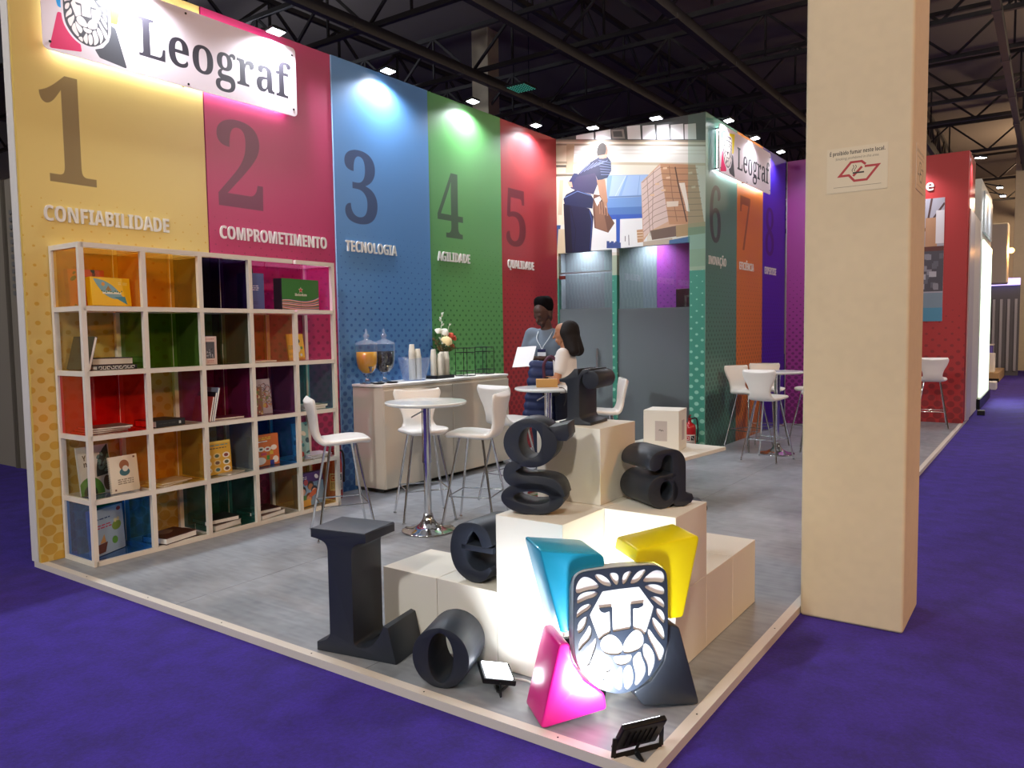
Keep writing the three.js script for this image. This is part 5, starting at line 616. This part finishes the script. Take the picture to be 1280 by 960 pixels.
  obj('lanyard', [tube([[-0.075, 1.6, 0.06], [-0.06, 1.52, 0.135], [0.0, 1.44, 0.168], [0.02, 1.4, 0.17]], 0.005, 20, 5), tube([[0.095, 1.6, 0.05], [0.085, 1.52, 0.13], [0.04, 1.44, 0.168], [0.02, 1.4, 0.17]], 0.005, 20, 5)], std(0xd2dae0, 0.6), o);
  obj('name_badge', [RB(0.1, 0.13, 0.004, 0.003, 0.02, 1.335, 0.178)], std(0xe8ebee, 0.4), o); obj('badge_band', RB(0.1, 0.035, 0.005, 0.003, 0.02, 1.39, 0.1785), std(0x16204a, 0.4), o);
  for (const s of [-1, 1]) { const e = V(s * 0.036, 0.112, 0.094).multiplyScalar(1.1).applyEuler(new THREE.Euler(0.42, -0.28, 0, 'YXZ')); obj('eye', Sp(0.009, e.x, e.y + 1.675, e.z, 10, 8), std(0x120c0a, 0.3), o); }
}
{ // the sheet in his hands
  const s = new THREE.PlaneGeometry(0.21, 0.28, 8, 10), p = s.attributes.position; for (let i = 0; i < p.count; i++) p.setZ(i, 0.012 * Math.sin(p.getX(i) * 14) + 0.01 * Math.sin(p.getY(i) * 9));
  s.computeVertexNormals(); const m = tag(obj('paper_sheet', s, std(0xe4e6e8, 0.7, { side: THREE.DoubleSide })), 'white paper sheet held up by the man in the grey T-shirt', 'paper'); m.position.set(1.32, 1.335, -4.225); m.rotation.set(-0.85, 0.25, 0.22);
}
{ // the woman: white T-shirt, shoulder-length dark hair, jacket and bag over her arm
  const o = thing('person', 'standing woman in white T-shirt with shoulder length dark hair and navy jacket', 'person', [1.72, 0, -4.4], -1.25);
  const arm = { rs: [-0.155, 1.36, 0], re: [-0.2, 1.1, 0.04], rw: [-0.08, 1.15, 0.25], ls: [0.155, 1.36, 0], le: [0.2, 1.1, 0.05], lw: [0.06, 1.12, 0.25] };
  const body = merge([sdfMesh([[0, 0.95, 0, 0.125, 0, 1.08, 0, 0.105], [-0.06, 0.92, -0.01, 0.1, 0.06, 0.92, -0.01, 0.1], [-0.06, 1.12, 0, 0.09, -0.07, 1.28, 0.01, 0.092], [0.06, 1.12, 0, 0.09, 0.07, 1.28, 0.01, 0.092], [-0.12, 1.36, 0, 0.05, 0.12, 1.36, 0, 0.05], [...arm.rs, 0.046, ...arm.re, 0.036], [...arm.re, 0.035, ...arm.rw, 0.022], [...arm.ls, 0.046, ...arm.le, 0.036], [...arm.le, 0.035, ...arm.lw, 0.022], ...legs(0.92, 0.86, 0.48, 0.08, 0.085), [0, 1.38, 0, 0.045, 0, 1.48, 0.02, 0.042]], 112, 0.035), sdfMesh(headBones(1.455, 0.98, 0.05, 0.12), 60, 0.018), sdfMesh(handBones(arm.rw, [0.25, 0.5, 0.8], [-0.9, 0.2, 0.1], 1, 0.6, 0.9), 52, 0.008), sdfMesh(handBones(arm.lw, [-0.5, 0.1, 0.8], [0.2, 0.9, 0.1], -1, 0.7, 0.9), 52, 0.008)]);
  obj('body', body, skinTan, o);
  obj('hair', sdfMesh([[0, 1.595, -0.025, 0.098, 0, 1.61, -0.045, 0.1], [-0.055, 1.57, -0.03, 0.06, -0.075, 1.42, -0.06, 0.05], [0.055, 1.57, -0.03, 0.06, 0.075, 1.42, -0.06, 0.05], [0, 1.55, -0.08, 0.07, 0, 1.4, -0.13, 0.065], [-0.055, 1.5, -0.08, 0.06, -0.1, 1.39, -0.11, 0.055], [0.055, 1.5, -0.08, 0.06, 0.1, 1.39, -0.11, 0.055]], 64, 0.035), phys(0x1a1412, 0.75, { specularIntensity: 0.5 }), o);
  obj('t_shirt', sdfMesh([[0, 0.98, 0, 0.132, 0, 1.1, 0, 0.122], [-0.06, 1.0, 0, 0.108, -0.07, 1.28, 0.01, 0.108], [0.06, 1.0, 0, 0.108, 0.07, 1.28, 0.01, 0.108], [-0.125, 1.355, 0, 0.062, 0.125, 1.355, 0, 0.062], [...arm.rs, 0.062, -0.18, 1.21, 0.02, 0.06], [...arm.ls, 0.062, 0.18, 1.21, 0.025, 0.06]], 88, 0.03, 0.03, (p) => 0.95 - p[1]), std(0xdcd6d0, 0.85), o);
  obj('jeans', sdfMesh([...legs(1.12, 0.86, 0.48, 0.09, 0.085), [-0.06, 0.92, -0.01, 0.112, 0.06, 0.92, -0.01, 0.112]], 84, 0.03, 0.03, (p) => p[1] - 0.98), std(0x141c30, 0.85), o);
  for (const s of [-1, 1]) obj('shoe', sdfMesh([[s * 0.1, 0.038, -0.05, 0.038, s * 0.105, 0.032, 0.11, 0.032]], 26, 0.02, 0.02, (p) => 0.004 - p[1]), M.white, o);
  for (const s of [-1, 1]) obj('eye', Sp(0.008, s * 0.033 + 0.012, 1.568, 0.09, 10, 8), std(0x120c0a, 0.3), o);
}
{ // jacket hung over her forearm, bag with a maroon handle
  const j = thing('jacket', 'navy quilted jacket hanging over the woman\'s forearm', 'jacket', [1.53, 0, -4.26], 0.61);
  const q = []; for (let i = 0; i < 8; i++) { const y = 1.25 - i * 0.085; q.push([-0.1 - 0.012 * i + 0.01 * (i % 2), y, 0.015 * Math.sin(i), 0.05 + 0.008 * (i % 2), 0.08, y - 0.015, 0.015, 0.05]); }
  obj('quilting', sdfMesh(q, 72, 0.018), std(0x1c2a56, 0.6), j);
  const b = thing('handbag', 'dark handbag with maroon strap held under the woman\'s arm', 'handbag', [1.66, 0.1, -4.24], 0.5); obj('pouch', RB(0.22, 0.2, 0.08, 0.03, 0, 0.93, 0, 3), std(0x17141c, 0.5), b); obj('strap', tube([[-0.09, 1.02, 0.02], [-0.085, 1.17, 0.03], [-0.02, 1.24, 0.03], [0.05, 1.17, 0.03], [0.07, 1.02, 0.02]], 0.016, 30), std(0x4a1c34, 0.5), b);
}

// ---------------------------------------------------------------- beyond the stand
{ // red wall with poster closing the far end of the platform
  const o = thing('red_wall', 'red dotted wall with white lettering closing the far end of the platform', undefined, [3.5, 0, -11.93]); o.userData.kind = 'structure';
  const t = bannerTex('#b02a2c', '#8c2226', '#000', '', 1.23, { top: 2.1, pitch: 0.19 });
  obj('panel', B(1.205, 4.37, 0.1, 0.6025, 2.185, -0.05), matFaces(std(0xffffff, 0.5, { map: t }), std(0xa82a2c, 0.5), 4), o);
  const g = new TextGeometry('le', { font, size: 0.17, depth: 0.02, curveSegments: 4 }); g.computeBoundingBox(); g.translate(0.715 - g.boundingBox.max.x, 3.8, 0.001); obj('lettering', g, M.letter, o);
  obj('poster', B(0.55, 2.0, 0.01, 0.6, 2.67, 0.006), matFaces(std(0xffffff, 0.5, { map: canvasTex(256, 900, (x, w, h) => { x.fillStyle = '#a9a4b0'; x.fillRect(0, 0, w, h); x.fillStyle = '#4a4650'; x.fillRect(0, 380, w, 300); x.strokeStyle = '#4c2f2c'; x.lineWidth = 14; for (const [a, b, c, d] of [[90, 0, 60, 230], [256, 40, 110, 250], [170, 0, 140, 200]]) { x.beginPath(); x.moveTo(a, b); x.lineTo(c, d); x.stroke(); } x.fillStyle = '#b98a68'; x.fillRect(130, 140, 80, 210); x.fillStyle = '#ded8dc'; x.fillRect(200, 90, 56, 240); x.fillRect(20, 120, 80, 230); x.fillStyle = '#5c2c26'; x.fillRect(0, 350, w, 34); for (let i = 0; i < 30; i++) { x.fillStyle = ['#8a8690', '#62606c', '#b4b0ba'][i % 3]; x.fillRect(rnd() * 230, 400 + rnd() * 240, 34, 40); } x.fillStyle = '#7d90a0'; x.fillRect(0, 690, w, 120); x.fillStyle = '#4f8fae'; x.fillRect(0, 800, w, 100); }) }), M.white, 4), o);
  const s = thing('end_wall', 'white and red end wall of the neighbouring stand along the aisle', undefined, [4.66, 0, -12.1]); s.userData.kind = 'structure'; obj('red_panel', RB(0.1, 4.4, 1.0, 0.04, 0, 2.2, -0.5, 4), std(0xa02428, 0.3), s); obj('white_panel', B(0.06, 3.5, 1.5, 0.03, 1.75, -1.5), M.white, s); obj('white_panel', B(0.02, 3.46, 0.9, 0.06, 1.75, -0.5), std(0xcfcbd0, 0.4), s);
  floodLamp('wall_flood_lamp', 'flood lamp on the end of the red wall', [4.83, 4.3, -12.3], [4.7, 1, -12.4], WALL_LAMP * 0.6, { arm: [4.68, 4.38, -12.3] }); floodLamp('wall_flood_lamp', 'flood lamp above the poster of the red wall', [3.9, 4.3, -11.6], [3.9, 0.5, -11.85], WALL_LAMP * 0.6, { arm: [3.9, 4.36, -11.92] });
  const w = thing('display_tower', 'tall white display tower with a glowing edge panel at the aisle', 'tower', [4.69, -0.04, -15]); obj('core', RB(0.9, 4.42, 3.0, 0.02, -0.45, 2.21, -1.35), std(0xdfe3da, 0.5), w); obj('light_panel', B(0.03, 3.1, 2.4, 0.018, 1.75, -1.5), glow(0xe9ffe2, 2.2), w); obj('plinth', B(0.06, 0.2, 3.0, 0.03, 0.1, -1.35), M.darkMetal, w); obj('printed_sign', B(0.03, 0.8, 2.2, 0.02, 3.85, -1.4), std(0xbfc8cc, 0.4), w);
  const pl = new THREE.RectAreaLight(0xe9ffe2, 2.2, 2.4, 3.1); pl.position.set(0.05, 1.75, -1.5); pl.rotation.y = -Math.PI / 2; w.add(pl);
  for (const z of [-15.4, -16.6]) floodLamp('wall_flood_lamp', ['flood lamp over the near half of the glowing display tower', 'flood lamp over the far half of the glowing display tower'][z < -16 ? 1 : 0], [4.95, 4.25, z], [4.8, 1, z], WALL_LAMP * 0.5, { arm: [4.7, 4.36, z], group: 'flood lamps of the display tower' });
}
{ // stands further down the aisle
  const a = thing('wooden_platform', 'pale wooden platform of a stand down the aisle', 'platform', [3.1, -0.04, -24]); obj('deck', B(3.1, 0.26, 3.2, 0, 0.13, -1), std(0xb99a6c, 0.6), a); obj('kick_board', B(3.12, 0.1, 0.02, 0, 0.05, 0.605), M.darkMetal, a);
  const c = thing('white_cube_seat', 'white cube seat on the wooden platform down the aisle', 'seat', [4.25, 0.222, -23.9]); obj('body', RB(0.55, 0.55, 0.5, 0.02, 0, 0.275, 0), M.white, c); 
  const v = thing('violet_counter', 'violet counter of the stand down the aisle', 'counter', [3.6, 0.222, -25.1]); obj('body', RB(1.6, 0.75, 0.5, 0.02, 0, 0.375, 0), std(0x6a5fc0, 0.5), v); obj('top', RB(1.66, 0.04, 0.56, 0.01, 0, 0.77, 0), M.white, v);
  const b = thing('striped_stand_wall', 'grey slatted stand wall under a bright violet light bar down the aisle', 'wall', [3.4, -0.04, -27]); obj('backing', B(3.2, 2.9, 0.1, 0, 1.45, 0), std(0x55565f, 0.6), b); for (let i = 0; i < 16; i++) obj('slat', B(0.07, 2.3, 0.04, -1.5 + i * 0.2, 1.3, 0.07), std(0x9a9ba6, 0.5), b); obj('light_bar', RB(3.2, 0.22, 0.2, 0.02, 0, 3.0, 0.1), glow(0xb9a8ff, 2.2), b); const l = new THREE.RectAreaLight(0xb9a8ff, 3, 3.2, 0.22); l.position.set(0, 3.0, 0.22); l.rotation.y = Math.PI; b.add(l);
  const p = thing('potted_plant', 'dark green potted shrub before the slatted stand wall', 'plant', [2.4, 0.222, -24.3]); obj('pot', Cy(0.16, 0.2, 0.35, 0, 0.175, 0), std(0xd8d8d0, 0.6), p); const gg = []; for (let i = 0; i < 60; i++) { const q = Sp(rr(0.06, 0.12), rr(-0.22, 0.22), 0.45 + rnd() * 0.9, rr(-0.22, 0.22), 6, 5).scale(1, 1, 1); gg.push(q); } obj('foliage', gg, std(0x24402a, 0.9), p);
  const d = thing('white_tower', 'cream sign tower of a stand beyond the glowing display tower', 'tower', [4.5, -0.04, -20.5]); obj('core', RB(0.5, 0.2, 0.5, 0.02, 0, 0.1, 0), M.white, d); obj('post', B(0.1, 4.2, 0.1, 0, 2.1, 0), M.darkMetal, d); obj('sign_head', RB(0.6, 1.5, 0.5, 0.05, 0.12, 3.4, 0), std(0xd8cbb4, 0.5), d);
  const L = thing('round_lamp', 'warm round lamp glowing on the sign tower down the aisle', 'lamp', [4.98, 3.42, -20.3]); obj('bulb', Sp(0.07), glow(0xffb060, 8), L); obj('stem', rod([-0.2, 0, 0], [-0.06, 0, 0], 0.015), M.darkMetal, L); const pt = new THREE.PointLight(0xffb060, 6); L.add(pt);
  const bb = thing('cable_box', 'small black cable box lying on the carpet by the display tower', 'box', [4.84, -0.04, -13.8]); obj('case', RB(0.12, 0.09, 0.12, 0.01, 0, 0.046, 0), M.black, bb);
  const n = thing('neighbour_stand_wall', 'dim grey partition with a door handle seen past the end of the yellow panel', undefined, [-4.75, -0.04, -1.9]); n.userData.kind = 'structure'; obj('panel', B(2.4, 3.6, 0.08, 0, 1.8, 0), std(0x8a857c, 0.7), n); obj('jamb', B(0.06, 3.6, 0.1, -0.1, 1.8, 0.02), std(0x5c574e, 0.7), n); obj('lock', Cy(0.03, 0.03, 0.03, 0, 0, 0, 16).rotateX(Math.PI / 2).translate(0.22, 0.95, 0.05), M.darkMetal, n); obj('louvre', Array.from({ length: 12 }, (_, i) => B(0.34, 0.05, 0.02, 0.22, 2.2 + i * 0.09, 0.05)), std(0x6c7074, 0.6), n);
}
const diode = glow(0x2f9a86, 0.6);
{ // teal lamp grid high under the roof
  const o = thing('grid_lamp', 'small teal lamp grid glowing faintly under the roof', 'lamp', [-3.8, 6.9, -11.8]); obj('tray', B(0.5, 0.04, 0.5, 0, 0.03, 0), M.darkMetal, o); obj('hanger', [rod([-0.2, 0.04, 0], [-0.2, 2.62, 0], 0.008, 6), rod([0.2, 0.04, 0], [0.2, 2.62, 0], 0.008, 6)], M.darkMetal, o); for (let i = 0; i < 7; i++) for (let j = 0; j < 7; j++) obj('diode', Cy(0.018, 0.018, 0.01, -0.21 + i * 0.07, 0.004, -0.21 + j * 0.07, 8), diode, o);
}
renderer.render(scene, camera);
